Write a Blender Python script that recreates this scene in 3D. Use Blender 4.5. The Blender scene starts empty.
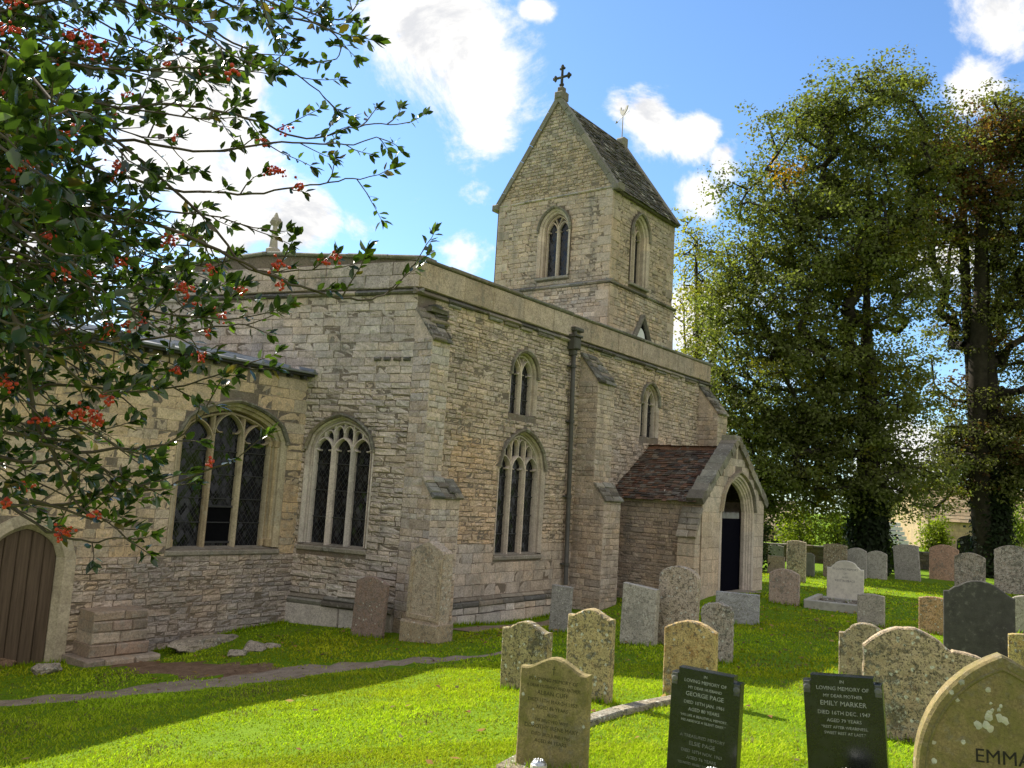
import bpy, math, random
import numpy as np
from mathutils import Vector, Matrix
from mathutils.geometry import tessellate_polygon

scene = bpy.context.scene
COL = scene.collection
R = math.radians
rng = random.Random(7)
nr = np.random.default_rng(11)

# ------------------------------------------------------------------ camera
CAM = np.array([-12.199, -11.588, 2.3])
YAW, PITCH, ROLL, FPX = R(36.934), R(7.113), R(3.482), 872.36
fx, fy = math.cos(YAW), math.sin(YAW)
FWD = np.array([fx*math.cos(PITCH), fy*math.cos(PITCH), math.sin(PITCH)])
RGT = np.array([fy, -fx, 0.0])
UPV = np.cross(RGT, FWD)
IR = RGT*math.cos(ROLL) + UPV*math.sin(ROLL)
IU = -RGT*math.sin(ROLL) + UPV*math.cos(ROLL)
cam_d = bpy.data.cameras.new('camera')
cam = bpy.data.objects.new('camera', cam_d); COL.objects.link(cam)
m = Matrix(((IR[0], IU[0], -FWD[0], CAM[0]), (IR[1], IU[1], -FWD[1], CAM[1]), (IR[2], IU[2], -FWD[2], CAM[2]), (0, 0, 0, 1)))
cam.matrix_world = m
cam_d.sensor_width = 36.0; cam_d.lens = FPX/1024*36; cam_d.clip_start = 0.05; cam_d.clip_end = 3000
scene.camera = cam

def ray(px, py):
    return (px-512)/FPX*IR - (py-384)/FPX*IU + FWD
def pix(px, py, depth):
    return CAM + ray(px, py)*depth

# ------------------------------------------------------------------ light
SUN_ANG, SUN_EL = 82.5, 41.0
EXPOSURE = 1.04
SKY_STR, SUN_STR = 0.15, 4.9
sd = np.array([math.cos(R(SUN_ANG))*math.cos(R(SUN_EL)), math.sin(R(SUN_ANG))*math.cos(R(SUN_EL)), math.sin(R(SUN_EL))])
sl = bpy.data.lights.new('sun', 'SUN'); sl.energy = SUN_STR; sl.angle = R(0.5); sl.color = (1.0, 0.93, 0.80)
so = bpy.data.objects.new('sun', sl); COL.objects.link(so)
so.rotation_euler = Vector(sd).to_track_quat('Z', 'Y').to_euler()
so.location = (0, 0, 40)
scene.view_settings.view_transform = 'Standard'; scene.view_settings.look = 'None'
scene.view_settings.exposure = EXPOSURE; scene.view_settings.gamma = 1.0
scene.view_settings.use_curve_mapping = False
scene.cycles.use_denoising = True
scene.cycles.max_bounces = 6; scene.cycles.diffuse_bounces = 3; scene.cycles.glossy_bounces = 2
scene.cycles.transmission_bounces = 3; scene.cycles.transparent_max_bounces = 4
scene.cycles.caustics_reflective = False; scene.cycles.caustics_refractive = False

class NT:
    """tiny node-tree helper"""
    def __init__(s, tree): s.t = tree; s.n = tree.nodes; s.l = tree.links; s.n.clear()
    def node(s, typ, ins=None, **kw):
        n = s.n.new(typ)
        for k, v in kw.items(): setattr(n, k, v)
        for k, v in (ins or {}).items(): s.set(n.inputs[k], v)
        return n
    def set(s, sock, v):
        if isinstance(v, bpy.types.NodeSocket): s.l.new(v, sock)
        elif isinstance(v, tuple) and len(v) == 3 and sock.type == 'RGBA': sock.default_value = (*v, 1)
        else: sock.default_value = v
    def math(s, op, a, b=0.0, c=0.0, clamp=False):
        n = s.node('ShaderNodeMath', {0: a, 1: b, 2: c}, operation=op, use_clamp=clamp); return n.outputs[0]
    def mix(s, f, a, b, blend='MIX'):
        n = s.node('ShaderNodeMix', data_type='RGBA', blend_type=blend)
        s.set(n.inputs[0], f); s.set(n.inputs[6], a); s.set(n.inputs[7], b); return n.outputs[2]
    def noise(s, vec, scale, detail=4.0, rough=0.55, dist=0.0):
        return s.node('ShaderNodeTexNoise', {'Vector': vec, 'Scale': scale, 'Detail': detail, 'Roughness': rough, 'Distortion': dist})
    def ramp(s, f, stops, interp='LINEAR'):
        n = s.node('ShaderNodeValToRGB', {0: f}); cr = n.color_ramp; cr.interpolation = interp
        while len(cr.elements) < len(stops): cr.elements.new(0.5)
        for e, (p, c) in zip(cr.elements, stops):
            e.position = p; e.color = (*c, 1) if isinstance(c, tuple) else (c, c, c, 1)
        return n.outputs[0]
    def smooth(s, f, a, b):
        n = s.node('ShaderNodeMapRange', {0: f, 1: a, 2: b, 3: 0.0, 4: 1.0}, interpolation_type='SMOOTHSTEP'); return n.outputs[0]

# sky with clouds, all laid out by direction
w = bpy.data.worlds.new('World'); scene.world = w; w.use_nodes = True
T = NT(w.node_tree)
sky = T.node('ShaderNodeTexSky', sky_type='NISHITA', sun_disc=False, sun_elevation=R(SUN_EL), sun_rotation=R(90-SUN_ANG))
sky.air_density = 1.0; sky.dust_density = 0.4; sky.ozone_density = 2.2
tc = T.node('ShaderNodeTexCoord')
dirv = T.node('ShaderNodeVectorMath', {0: tc.outputs['Generated']}, operation='NORMALIZE').outputs[0]
def cloud_dir(px, py):
    r = ray(px, py); r = r/np.linalg.norm(r); return tuple(float(a) for a in r)
# (direction through px, angular radius in px, weight)
BL = [((170, 120), 92, 1.0), ((225, 190), 84, 1.0), ((50, 250), 95, .95), ((300, 222), 55, 1.0), ((372, 215), 38, .62), ((420, 192), 22, .4), ((440, 40), 90, 1.0), ((488, 88), 58, .95), ((400, 60), 50, .7),
      ((395, 12), 45, .75), ((462, 264), 34, .75), ((345, 262), 34, .6), ((645, 130), 44, 1.0), ((690, 138), 40, 1.05), ((730, 160), 28, .95), ((610, 116), 22, .75), ((702, 192), 34, .85), ((555, 6), 16, .75), ((1005, 12), 36, .7),
      ((970, 92), 34, .7), ((790, 345), 55, .75), ((935, 460), 75, .8), ((690, 330), 45, .75), ((965, 265), 60, .7), ((1060, 440), 60, .8),
      ((1500, 250), 260, .9), ((-500, 100), 300, .9), ((300, -420), 160, .8)]
# unseen clouds added behind the viewer for neutral fill light (direction, angular radius, weight)
FILL_BANK = [((-.8, -.6, .35), 1.2, 1.5), ((-.95, .1, .35), .8, 1.3), ((.35, -.9, .35), 1.0, 1.5), ((-.35, -.4, .85), .65, .9), ((.9, -.4, .2), .4, .9)]
wn = T.noise(dirv, 5.5, 2.0, 0.5)
warp = T.node('ShaderNodeVectorMath', {0: wn.outputs['Color'], 1: (0.5, 0.5, 0.5)}, operation='SUBTRACT').outputs[0]
warp = T.node('ShaderNodeVectorMath', {0: warp, 'Scale': 0.10}, operation='SCALE').outputs[0]
dwar = T.node('ShaderNodeVectorMath', {0: dirv, 1: warp}, operation='ADD').outputs[0]
acc = None
for (px, py), rad, wt in BL:
    dist = T.node('ShaderNodeVectorMath', {0: dwar, 1: cloud_dir(px, py)}, operation='DISTANCE').outputs['Value']
    v = T.node('ShaderNodeMapRange', {0: dist, 1: 0.0, 2: rad/FPX*1.5, 3: wt, 4: 0.0}, interpolation_type='SMOOTHSTEP').outputs[0]
    acc = v if acc is None else T.math('MAXIMUM', acc, v)
for dv_, rad, wt in FILL_BANK:
    dd_ = np.array(dv_)/np.linalg.norm(dv_)
    dist = T.node('ShaderNodeVectorMath', {0: dwar, 1: tuple(float(a) for a in dd_)}, operation='DISTANCE').outputs['Value']
    v = T.node('ShaderNodeMapRange', {0: dist, 1: 0.0, 2: rad*1.25, 3: wt, 4: 0.0}, interpolation_type='SMOOTHSTEP').outputs[0]
    acc = T.math('MAXIMUM', acc, v)
st_ = T.node('ShaderNodeMapping', {'Vector': dirv, 'Rotation': (0.3, 0.2, 0.5), 'Scale': (1.0, 1.0, 1.35)}).outputs[0]
n1 = T.noise(st_, 6.5, 12.0, 0.64, 0.45).outputs['Fac']
sh_ = T.node('ShaderNodeVectorMath', {0: st_, 1: (-.012, .022, .040)}, operation='ADD').outputs[0]
n1b = T.noise(sh_, 6.5, 12.0, 0.64, 0.45).outputs['Fac']
n2 = T.noise(dirv, 30.0, 8.0, 0.68).outputs['Fac']
dens = T.math('ADD', T.math('MULTIPLY', acc, 1.05), T.math('MULTIPLY', T.math('SUBTRACT', n1, 0.5), 2.5))
dens = T.math('ADD', dens, T.math('MULTIPLY', T.math('SUBTRACT', n2, 0.5), 0.55))
cl = T.smooth(dens, 0.30, 0.78)
lit = T.math('ADD', T.math('MULTIPLY', T.math('SUBTRACT', n1, n1b), 2.6), T.math('SUBTRACT', 1.0, T.math('MULTIPLY', dens, 0.36)))
shade = T.smooth(lit, 0.34, 0.80)
ccol = T.mix(shade, (2.60, 2.64, 2.74), (3.75, 3.69, 3.58))
skyc = T.mix(1.0, sky.outputs[0], (0.50, 0.63, 0.74), 'MULTIPLY')
allc = T.mix(cl, skyc, ccol)
bg = T.node('ShaderNodeBackground', {'Color': allc, 'Strength': SKY_STR})
T.l.new(bg.outputs[0], T.node('ShaderNodeOutputWorld').inputs[0])

# ------------------------------------------------------------------ materials
def material(name):
    mt = bpy.data.materials.new(name); mt.use_nodes = True
    return mt, NT(mt.node_tree)
def finish(N, col, rough=0.9, bump=None, bstr=0.4, bdist=0.01, spec=0.2, metallic=0.0, bump2=None):
    p = N.node('ShaderNodeBsdfPrincipled', {'Base Color': col, 'Roughness': rough, 'Metallic': metallic, 'Specular IOR Level': spec})
    if bump is not None:
        b = N.node('ShaderNodeBump', {'Height': bump, 'Strength': bstr, 'Distance': bdist}); N.l.new(b.outputs[0], p.inputs['Normal'])
    N.l.new(p.outputs[0], N.node('ShaderNodeOutputMaterial').inputs[0]); return p

def stone_material(name, tint=(1, 1, 1), speck=0.0, lichen=0.35, dark=0.35, bump=0.5, scale=1.0, orange=0.0, green=0.0, white_amt=0.0, attr=True, base=(0.3, 0.26, 0.2), objrand=False, grain=1.0, wall_patch=False):
    mt, N = material(name)
    tc = N.node('ShaderNodeTexCoord'); vec = tc.outputs['Object']
    if objrand:
        oi = N.node('ShaderNodeObjectInfo')
        off = N.node('ShaderNodeVectorMath', {0: (37.0, 91.0, 53.0), 'Scale': oi.outputs['Random']}, operation='SCALE').outputs[0]
        vec = N.node('ShaderNodeVectorMath', {0: vec, 1: off}, operation='ADD').outputs[0]
    if attr:
        col = N.node('ShaderNodeAttribute', attribute_name='Col').outputs['Color']
        if objrand: col = N.mix(1.0, col, N.ramp(oi.outputs['Random'], [(0.0, (0.85, 0.84, 0.84)), (0.5, (1.12, 1.04, 0.94)), (1.0, (1.0, 1.0, 1.0))]), 'MULTIPLY')
        col = N.mix(1.0, col, tint, 'MULTIPLY')
    else:
        col = N.mix(0.0, base, base)
    big = N.noise(vec, 0.7*scale, 4.0, 0.6).outputs['Fac']
    mid = N.noise(vec, 4.5*scale, 6.0, 0.65).outputs['Fac']
    fine = N.noise(vec, 34*scale, 5.0, 0.7).outputs['Fac']
    col = N.mix(1.0, col, N.ramp(mid, [(0.25, (0.68, 0.67, 0.66)), (0.75, (1.25, 1.24, 1.20))]), 'MULTIPLY')
    col = N.mix(0.75*grain, col, N.ramp(fine, [(0.3, (0.55, 0.54, 0.53)), (0.7, (1.35, 1.35, 1.33))]), 'MULTIPLY')
    if wall_patch:   # warm ochre limestone in patches, cool grey weathering low down and in streaks
        warm = N.smooth(N.noise(vec, 0.33, 3.0, 0.6).outputs['Fac'], 0.45, 0.62)
        col = N.mix(N.math('MULTIPLY', warm, 0.30), col, N.mix(1.0, col, (1.22, 1.02, 0.70), 'MULTIPLY'))
        st = N.node('ShaderNodeMapping', {'Vector': vec, 'Scale': (2.2, 2.2, 0.35)}).outputs[0]
        streak = N.smooth(N.noise(st, 1.0, 5.0, 0.65).outputs['Fac'], 0.52, 0.68)
        col = N.mix(N.math('MULTIPLY', streak, 0.40), col, (0.13, 0.125, 0.115))
    dk = N.smooth(N.math('ADD', big, N.math('MULTIPLY', N.math('SUBTRACT', mid, 0.5), 0.9)), 0.54, 0.72)
    col = N.mix(N.math('MULTIPLY', dk, dark), col, (0.075, 0.07, 0.06))
    li = N.smooth(N.math('ADD', N.noise(vec, 9*scale, 5.0, 0.62).outputs['Fac'], N.math('MULTIPLY', N.math('SUBTRACT', big, 0.5), 0.5)), 0.58, 0.66)
    col = N.mix(N.math('MULTIPLY', li, lichen), col, (0.50, 0.48, 0.41))
    if orange > 0:
        o = N.smooth(N.noise(vec, 7*scale, 6.0, 0.68, 0.4).outputs['Fac'], 0.50, 0.64)
        col = N.mix(N.math('MULTIPLY', o, orange), col, (0.36, 0.17, 0.055))
    if green > 0:
        g = N.smooth(N.noise(vec, 3*scale, 6.0, 0.7, 0.3).outputs['Fac'], 0.40, 0.64)
        col = N.mix(N.math('MULTIPLY', g, green), col, (0.17, 0.155, 0.045))
    if white_amt > 0:
        vo = N.node('ShaderNodeTexVoronoi', {'Vector': vec, 'Scale': 9*scale, 'Randomness': 1.0})
        thr = N.math('ADD', vo.outputs['Distance'], N.math('MULTIPLY', N.math('SUBTRACT', fine, 0.5), 0.35))
        keep = N.smooth(N.node('ShaderNodeSeparateColor', {0: vo.outputs['Color']}).outputs[0], 1-white_amt, 1-white_amt+0.03)
        ws = N.math('MULTIPLY', N.math('SUBTRACT', 1.0, N.smooth(thr, 0.24, 0.32)), keep)
        col = N.mix(N.math('MULTIPLY', ws, 0.9), col, (0.60, 0.59, 0.51))
    if speck > 0:
        s1 = N.smooth(N.noise(vec, 9*scale, 6.0, 0.72, 0.4).outputs['Fac'], 0.50, 0.58); s2 = N.smooth(N.noise(vec, 30*scale, 4.0, 0.7).outputs['Fac'], 0.54, 0.63)
        col = N.mix(N.math('MULTIPLY', s1, speck*.75), col, (0.075, 0.06, 0.042)); col = N.mix(N.math('MULTIPLY', s2, speck), col, (0.05, 0.045, 0.035))
    h = N.math('ADD', N.math('MULTIPLY', mid, 1.2), N.math('MULTIPLY', fine, 0.55))
    finish(N, col, 0.92, h, bump, 0.02)
    return mt

M = {}
M['rubble'] = stone_material('rubble_limestone', tint=(1.02, .985, 1.0), speck=0.30, lichen=0.25, dark=0.30, bump=0.6, wall_patch=True)
M['mortar'] = stone_material('wall_mortar', attr=False, base=(0.17, 0.145, 0.11), lichen=0.1, dark=0.4)
M['ashlar'] = stone_material('ashlar_limestone', tint=(1.02, .985, 1.0), speck=0.28, lichen=0.30, dark=0.30, bump=0.4, wall_patch=True)
M['parapet'] = stone_material('parapet_stone', tint=(.95, .90, .95), speck=.45, lichen=.35, dark=.55, bump=.55, wall_patch=True)
M['weathered'] = stone_material('blackened_stone', lichen=0.35, dark=0.8, bump=0.7, scale=1.6)
M['dressed'] = stone_material('dressed_window_stone', tint=(1.02, .985, 1.0), lichen=0.22, dark=0.22, bump=0.25)
M['tile'] = stone_material('roof_tile', speck=0.50, lichen=0.30, dark=0.4, bump=0.5, scale=1.5)
M['slate'] = stone_material('stone_slate', speck=0.40, lichen=0.45, dark=0.3, bump=0.5, scale=1.4)
M['rock'] = stone_material('broken_stone', speck=0.75, attr=False, base=(0.42, 0.36, 0.29), lichen=0.8, dark=0.6, bump=0.9, scale=1.6)

def simple(name, col, rough=0.6, spec=0.3, var=0.25, scale=8.0, metallic=0.0, bump=0.2):
    mt, N = material(name)
    vec = N.node('ShaderNodeTexCoord').outputs['Object']
    n = N.noise(vec, scale, 5.0, 0.65).outputs['Fac']
    c = N.mix(1.0, col, N.ramp(n, [(0.25, (1-var,)*3), (0.75, (1+var,)*3)]), 'MULTIPLY')
    finish(N, c, rough, n, bump, 0.01, spec, metallic); return mt
M['lead'] = simple('roof_lead', (0.16, 0.17, 0.18), 0.55, 0.4, 0.35, 3.0)
M['iron'] = simple('painted_iron', (0.03, 0.03, 0.032), 0.55, 0.4, 0.3)
M['pipe'] = simple('downpipe_paint', (0.075, 0.07, 0.06), 0.6, 0.35, 0.35, 5.0)
M['gate'] = simple('gate_paint', (0.003, 0.003, 0.007), 0.9, 0.03, 0.2)
M['dark'] = simple('shade_black', (0.006, 0.006, 0.007), 0.95, 0.02)  # near-black that stands in for the shade inside openings
M['plaster'] = simple('cream_plaster', (0.62, 0.58, 0.50), 0.9, 0.1, 0.1)
M['gilt'] = simple('gilded_metal', (0.22, 0.20, 0.14), 0.4, 0.5, 0.2)
M['white'] = simple('white_paint', (0.75, 0.75, 0.74), 0.6, 0.3, 0.08)

mt, N = material('oak_door'); M['door'] = mt
vec = N.node('ShaderNodeTexCoord').outputs['Object']
st = N.node('ShaderNodeMapping', {'Vector': vec, 'Scale': (26, 26, 1.3)}).outputs[0]
g = N.noise(st, 1.0, 6.0, 0.65).outputs['Fac']
finish(N, N.ramp(g, [(0.25, (0.060, 0.040, 0.026)), (0.75, (0.145, 0.10, 0.066))]), 0.7, g, 0.5, 0.01)

def glass_material(name):
    mt, N = material(name)
    uv = N.node('ShaderNodeUVMap').outputs[0]
    sep = N.node('ShaderNodeSeparateXYZ', {0: uv})
    u = N.math('MULTIPLY', sep.outputs[0], 9.0); v = N.math('MULTIPLY', sep.outputs[1], 6.2)
    a = N.math('PINGPONG', N.math('ADD', u, v), 0.5); b = N.math('PINGPONG', N.math('SUBTRACT', u, v), 0.5)
    lead = N.math('LESS_THAN', N.math('MINIMUM', a, b), 0.038)
    cell = N.node('ShaderNodeCombineXYZ', {0: N.math('FLOOR', N.math('ADD', N.math('ADD', u, v), 0.5)), 1: N.math('FLOOR', N.math('ADD', N.math('SUBTRACT', u, v), 0.5))}).outputs[0]
    wn = N.node('ShaderNodeTexWhiteNoise', {'Vector': cell}, noise_dimensions='3D')
    tilt = N.node('ShaderNodeVectorMath', {0: wn.outputs['Color'], 1: (0.5, 0.5, 0.5)}, operation='SUBTRACT').outputs[0]
    tilt = N.node('ShaderNodeVectorMath', {0: tilt, 'Scale': 0.22}, operation='SCALE').outputs[0]
    geo = N.node('ShaderNodeNewGeometry')
    nn = N.node('ShaderNodeVectorMath', {0: geo.outputs['Normal'], 1: tilt}, operation='ADD').outputs[0]
    nn = N.node('ShaderNodeVectorMath', {0: nn}, operation='NORMALIZE').outputs[0]
    gc = N.ramp(wn.outputs['Value'], [(0.0, (0.004, 0.004, 0.006)), (0.7, (0.010, 0.011, 0.014)), (1.0, (0.035, 0.036, 0.042))])
    gl = N.node('ShaderNodeBsdfPrincipled', {'Base Color': gc, 'Roughness': 0.10, 'Specular IOR Level': 0.30, 'Normal': nn})
    ld = N.node('ShaderNodeBsdfPrincipled', {'Base Color': (0.034, 0.035, 0.038), 'Roughness': 0.6})
    mx = N.node('ShaderNodeMixShader', {0: lead, 1: gl.outputs[0], 2: ld.outputs[0]})
    N.l.new(mx.outputs[0], N.node('ShaderNodeOutputMaterial').inputs[0]); return mt
M['glass'] = glass_material('leaded_glass')

def leaf_material(name, trans=0.35, rough=0.4, gloss=0.35, tmul=(1.5, 1.7, 0.6)):
    mt, N = material(name)
    c = N.node('ShaderNodeAttribute', attribute_name='Col').outputs['Color']
    p = N.node('ShaderNodeBsdfPrincipled', {'Base Color': c, 'Roughness': rough, 'Specular IOR Level': gloss})
    t = N.node('ShaderNodeBsdfTranslucent', {'Color': N.mix(1.0, c, tmul, 'MULTIPLY')})
    mx = N.node('ShaderNodeMixShader', {0: trans, 1: p.outputs[0], 2: t.outputs[0]})
    N.l.new(mx.outputs[0], N.node('ShaderNodeOutputMaterial').inputs[0]); return mt
M['tree_leaf'] = leaf_material('tree_leaves', 0.45, 0.6, 0.2)
M['holly_leaf'] = leaf_material('holly_leaves', 0.27, 0.25, 0.6, (1.6, 1.9, .5))
M['grass_blade'] = leaf_material('grass_blades', 0.40, 0.9, 0.0, (1.05, 1.3, 0.3))
M['litter'] = leaf_material('dry_leaves', 0.15, 0.8, 0.1, (1.2, 1.0, 0.7))
M['bark'] = simple('bark', (0.036, 0.030, 0.024), 0.95, 0.1, 0.5, 6.0, bump=0.8)
M['twig'] = simple('holly_bark', (0.095, 0.075, 0.055), 0.9, 0.15, 0.4, 12.0)
M['berry'] = simple('red_berry', (0.50, 0.055, 0.022), 0.5, 0.3, 0.3, 30.0)

# ground
mt, N = material('lawn'); M['lawn'] = mt
vec = N.node('ShaderNodeTexCoord').outputs['Object']
a = N.noise(vec, 0.5, 4.0, 0.6).outputs['Fac']; b = N.noise(vec, 9.0, 6.0, 0.7).outputs['Fac']; c = N.noise(vec, 70.0, 3.0, 0.7).outputs['Fac']
col = N.ramp(N.math('ADD', N.math('MULTIPLY', b, 0.7), N.math('MULTIPLY', a, 0.3)), [(0.25, (0.07, 0.13, 0.006)), (0.5, (0.13, 0.22, 0.008)), (0.75, (0.18, 0.27, 0.012))])
col = N.mix(N.math('MULTIPLY', N.smooth(N.noise(vec, 1.7, 5.0, 0.7).outputs['Fac'], 0.60, 0.72), 0.6), col, (0.10, 0.085, 0.038))
col = N.mix(0.7, col, N.ramp(c, [(0.3, (0.5, 0.5, 0.5)), (0.7, (1.4, 1.4, 1.4))]), 'MULTIPLY')
finish(N, col, 0.95, N.math('ADD', b, c), 0.6, 0.03, 0.1)
mt, N = material('trodden_path'); M['path'] = mt
vec = N.node('ShaderNodeTexCoord').outputs['Object']
b = N.noise(vec, 5.0, 6.0, 0.7).outputs['Fac']; c = N.noise(vec, 60.0, 4.0, 0.75).outputs['Fac']
col = N.ramp(b, [(0.3, (0.21, 0.155, 0.105)), (0.7, (0.36, 0.285, 0.21))])
col = N.mix(0.8, col, N.ramp(c, [(0.3, (0.5, 0.5, 0.5)), (0.7, (1.4, 1.4, 1.4))]), 'MULTIPLY')
finish(N, col, 0.95, c, 0.6, 0.02, 0.1)
mt, N = material('bare_earth'); M['earth'] = mt
vec = N.node('ShaderNodeTexCoord').outputs['Object']
b = N.noise(vec, 6.0, 6.0, 0.7).outputs['Fac']; c = N.noise(vec, 45.0, 4.0, 0.75).outputs['Fac']
col = N.ramp(b, [(0.3, (0.12, 0.072, 0.042)), (0.7, (0.27, 0.175, 0.11))])
col = N.mix(0.8, col, N.ramp(c, [(0.3, (0.5, 0.5, 0.5)), (0.7, (1.5, 1.5, 1.5))]), 'MULTIPLY')
finish(N, col, 0.95, c, 0.7, 0.03, 0.1)

# ------------------------------------------------------------------ object helpers
def tag(o, label=None, cat=None, group=None, kind=None):
    if label: o['label'] = label
    if cat: o['category'] = cat
    if group: o['group'] = group
    if kind: o['kind'] = kind
    return o
def empty(name, loc=(0, 0, 0), rz=0.0):
    o = bpy.data.objects.new(name, None); COL.objects.link(o); o.location = loc; o.rotation_euler = (0, 0, rz)
    o.empty_display_size = 0.2; return o

class MB:
    def __init__(s): s.v = []; s.f = []; s.c = []; s.uv = None
    def add(s, verts, faces, col=(0.3, 0.26, 0.2)):
        b = len(s.v); s.v.extend([tuple(map(float, p)) for p in verts])
        for f in faces: s.f.append(tuple(i+b for i in f)); s.c.append(col)
    def build(s, name, mat, parent=None, smooth=False):
        me = bpy.data.meshes.new(name); me.from_pydata(s.v, [], s.f)
        at = me.color_attributes.new('Col', 'FLOAT_COLOR', 'CORNER')
        cnt = np.array([len(f) for f in s.f], dtype=np.int64)
        if len(cnt):
            arr = np.ones((len(s.f), 4), dtype=np.float32); arr[:, :3] = np.array(s.c, dtype=np.float32).reshape(-1, 3)
            at.data.foreach_set('color', np.repeat(arr, cnt, axis=0).ravel())
        if smooth: me.polygons.foreach_set('use_smooth', [True]*len(me.polygons))
        me.materials.append(mat); me.update()
        o = bpy.data.objects.new(name, me); COL.objects.link(o)
        if parent is not None: o.parent = parent
        return o

def np_mesh(name, verts, faces, cols, mat, parent=None, smooth=False):
    """verts (n,3); faces (m,k) of equal size; cols (m,3)"""
    me = bpy.data.meshes.new(name); m_, k = faces.shape
    me.vertices.add(len(verts)); me.vertices.foreach_set('co', verts.astype(np.float32).ravel())
    me.loops.add(m_*k); me.loops.foreach_set('vertex_index', faces.astype(np.int32).ravel())
    me.polygons.add(m_); me.polygons.foreach_set('loop_start', np.arange(0, m_*k, k, dtype=np.int32))
    at = me.color_attributes.new('Col', 'FLOAT_COLOR', 'CORNER')
    arr = np.ones((m_, 4), dtype=np.float32); arr[:, :3] = cols
    at.data.foreach_set('color', np.repeat(arr, k, axis=0).ravel())
    me.materials.append(mat); me.update(calc_edges=True); me.validate()
    if smooth: me.polygons.foreach_set('use_smooth', np.ones(m_, dtype=bool))
    o = bpy.data.objects.new(name, me); COL.objects.link(o)
    if parent is not None: o.parent = parent
    return o

class Frame:
    """vertical plane: u along it, n outwards, z up"""
    def __init__(s, P, ang, out=1):
        s.P = np.array([P[0], P[1], 0.0]); a = R(ang)
        s.U = np.array([math.cos(a), math.sin(a), 0.0]); s.N = out*np.array([math.sin(a), -math.cos(a), 0.0])
    def __call__(s, u, n, z): return s.P + s.U*u + s.N*n + np.array([0, 0, z])
class Slope:
    """general plane: u, n, v axes"""
    def __init__(s, P, U, V):
        s.P = np.array(P, float); s.U = np.array(U, float)/np.linalg.norm(U); s.V = np.array(V, float)/np.linalg.norm(V)
        s.N = np.cross(s.U, s.V)
        if s.N[2] < 0: s.N = -s.N
    def __call__(s, u, n, z): return s.P + s.U*u + s.N*n + s.V*z

def jit(c, a, g=None):
    g = g or rng; k = 1+g.uniform(-a, a); t = g.uniform(-a*0.25, a*0.25)
    return (max(.01, c[0]*k*(1+t)), max(.01, c[1]*k), max(.01, c[2]*k*(1-t)))

def block(mb, F, u0, u1, n0, n1, z0, z1, col, bev=0.015, wob=0.0, slope=0.0):
    """block whose front (n1) edges are chamfered; slope lowers the front top edge (a weathering)"""
    b = min(bev, abs(u1-u0)*.3, abs(z1-z0)*.3); w_ = lambda: rng.uniform(-wob, wob)
    z1f = z1-slope
    P = [F(u0, n0, z0), F(u1, n0, z0), F(u1, n0, z1), F(u0, n0, z1),
         F(u0, n1-b, z0), F(u1, n1-b, z0), F(u1, n1-b, z1f), F(u0, n1-b, z1f),
         F(u0+b+w_(), n1+w_(), z0+b+w_()), F(u1-b+w_(), n1+w_(), z0+b+w_()), F(u1-b+w_(), n1+w_(), z1f-b+w_()), F(u0+b+w_(), n1+w_(), z1f-b+w_())]
    fs = [(0, 1, 5, 4), (1, 2, 6, 5), (2, 3, 7, 6), (3, 0, 4, 7), (4, 5, 9, 8), (5, 6, 10, 9), (6, 7, 11, 10), (7, 4, 8, 11), (8, 9, 10, 11), (3, 2, 1, 0)]
    mb.add(P, fs, col)

def hits(poly, z):
    xs = []
    for i in range(len(poly)):
        (x0, z0), (x1, z1) = poly[i], poly[(i+1) % len(poly)]
        if (z0 <= z) != (z1 <= z): xs.append(x0+(z-z0)/(z1-z0)*(x1-x0))
    return (min(xs), max(xs)) if len(xs) >= 2 else None

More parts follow.
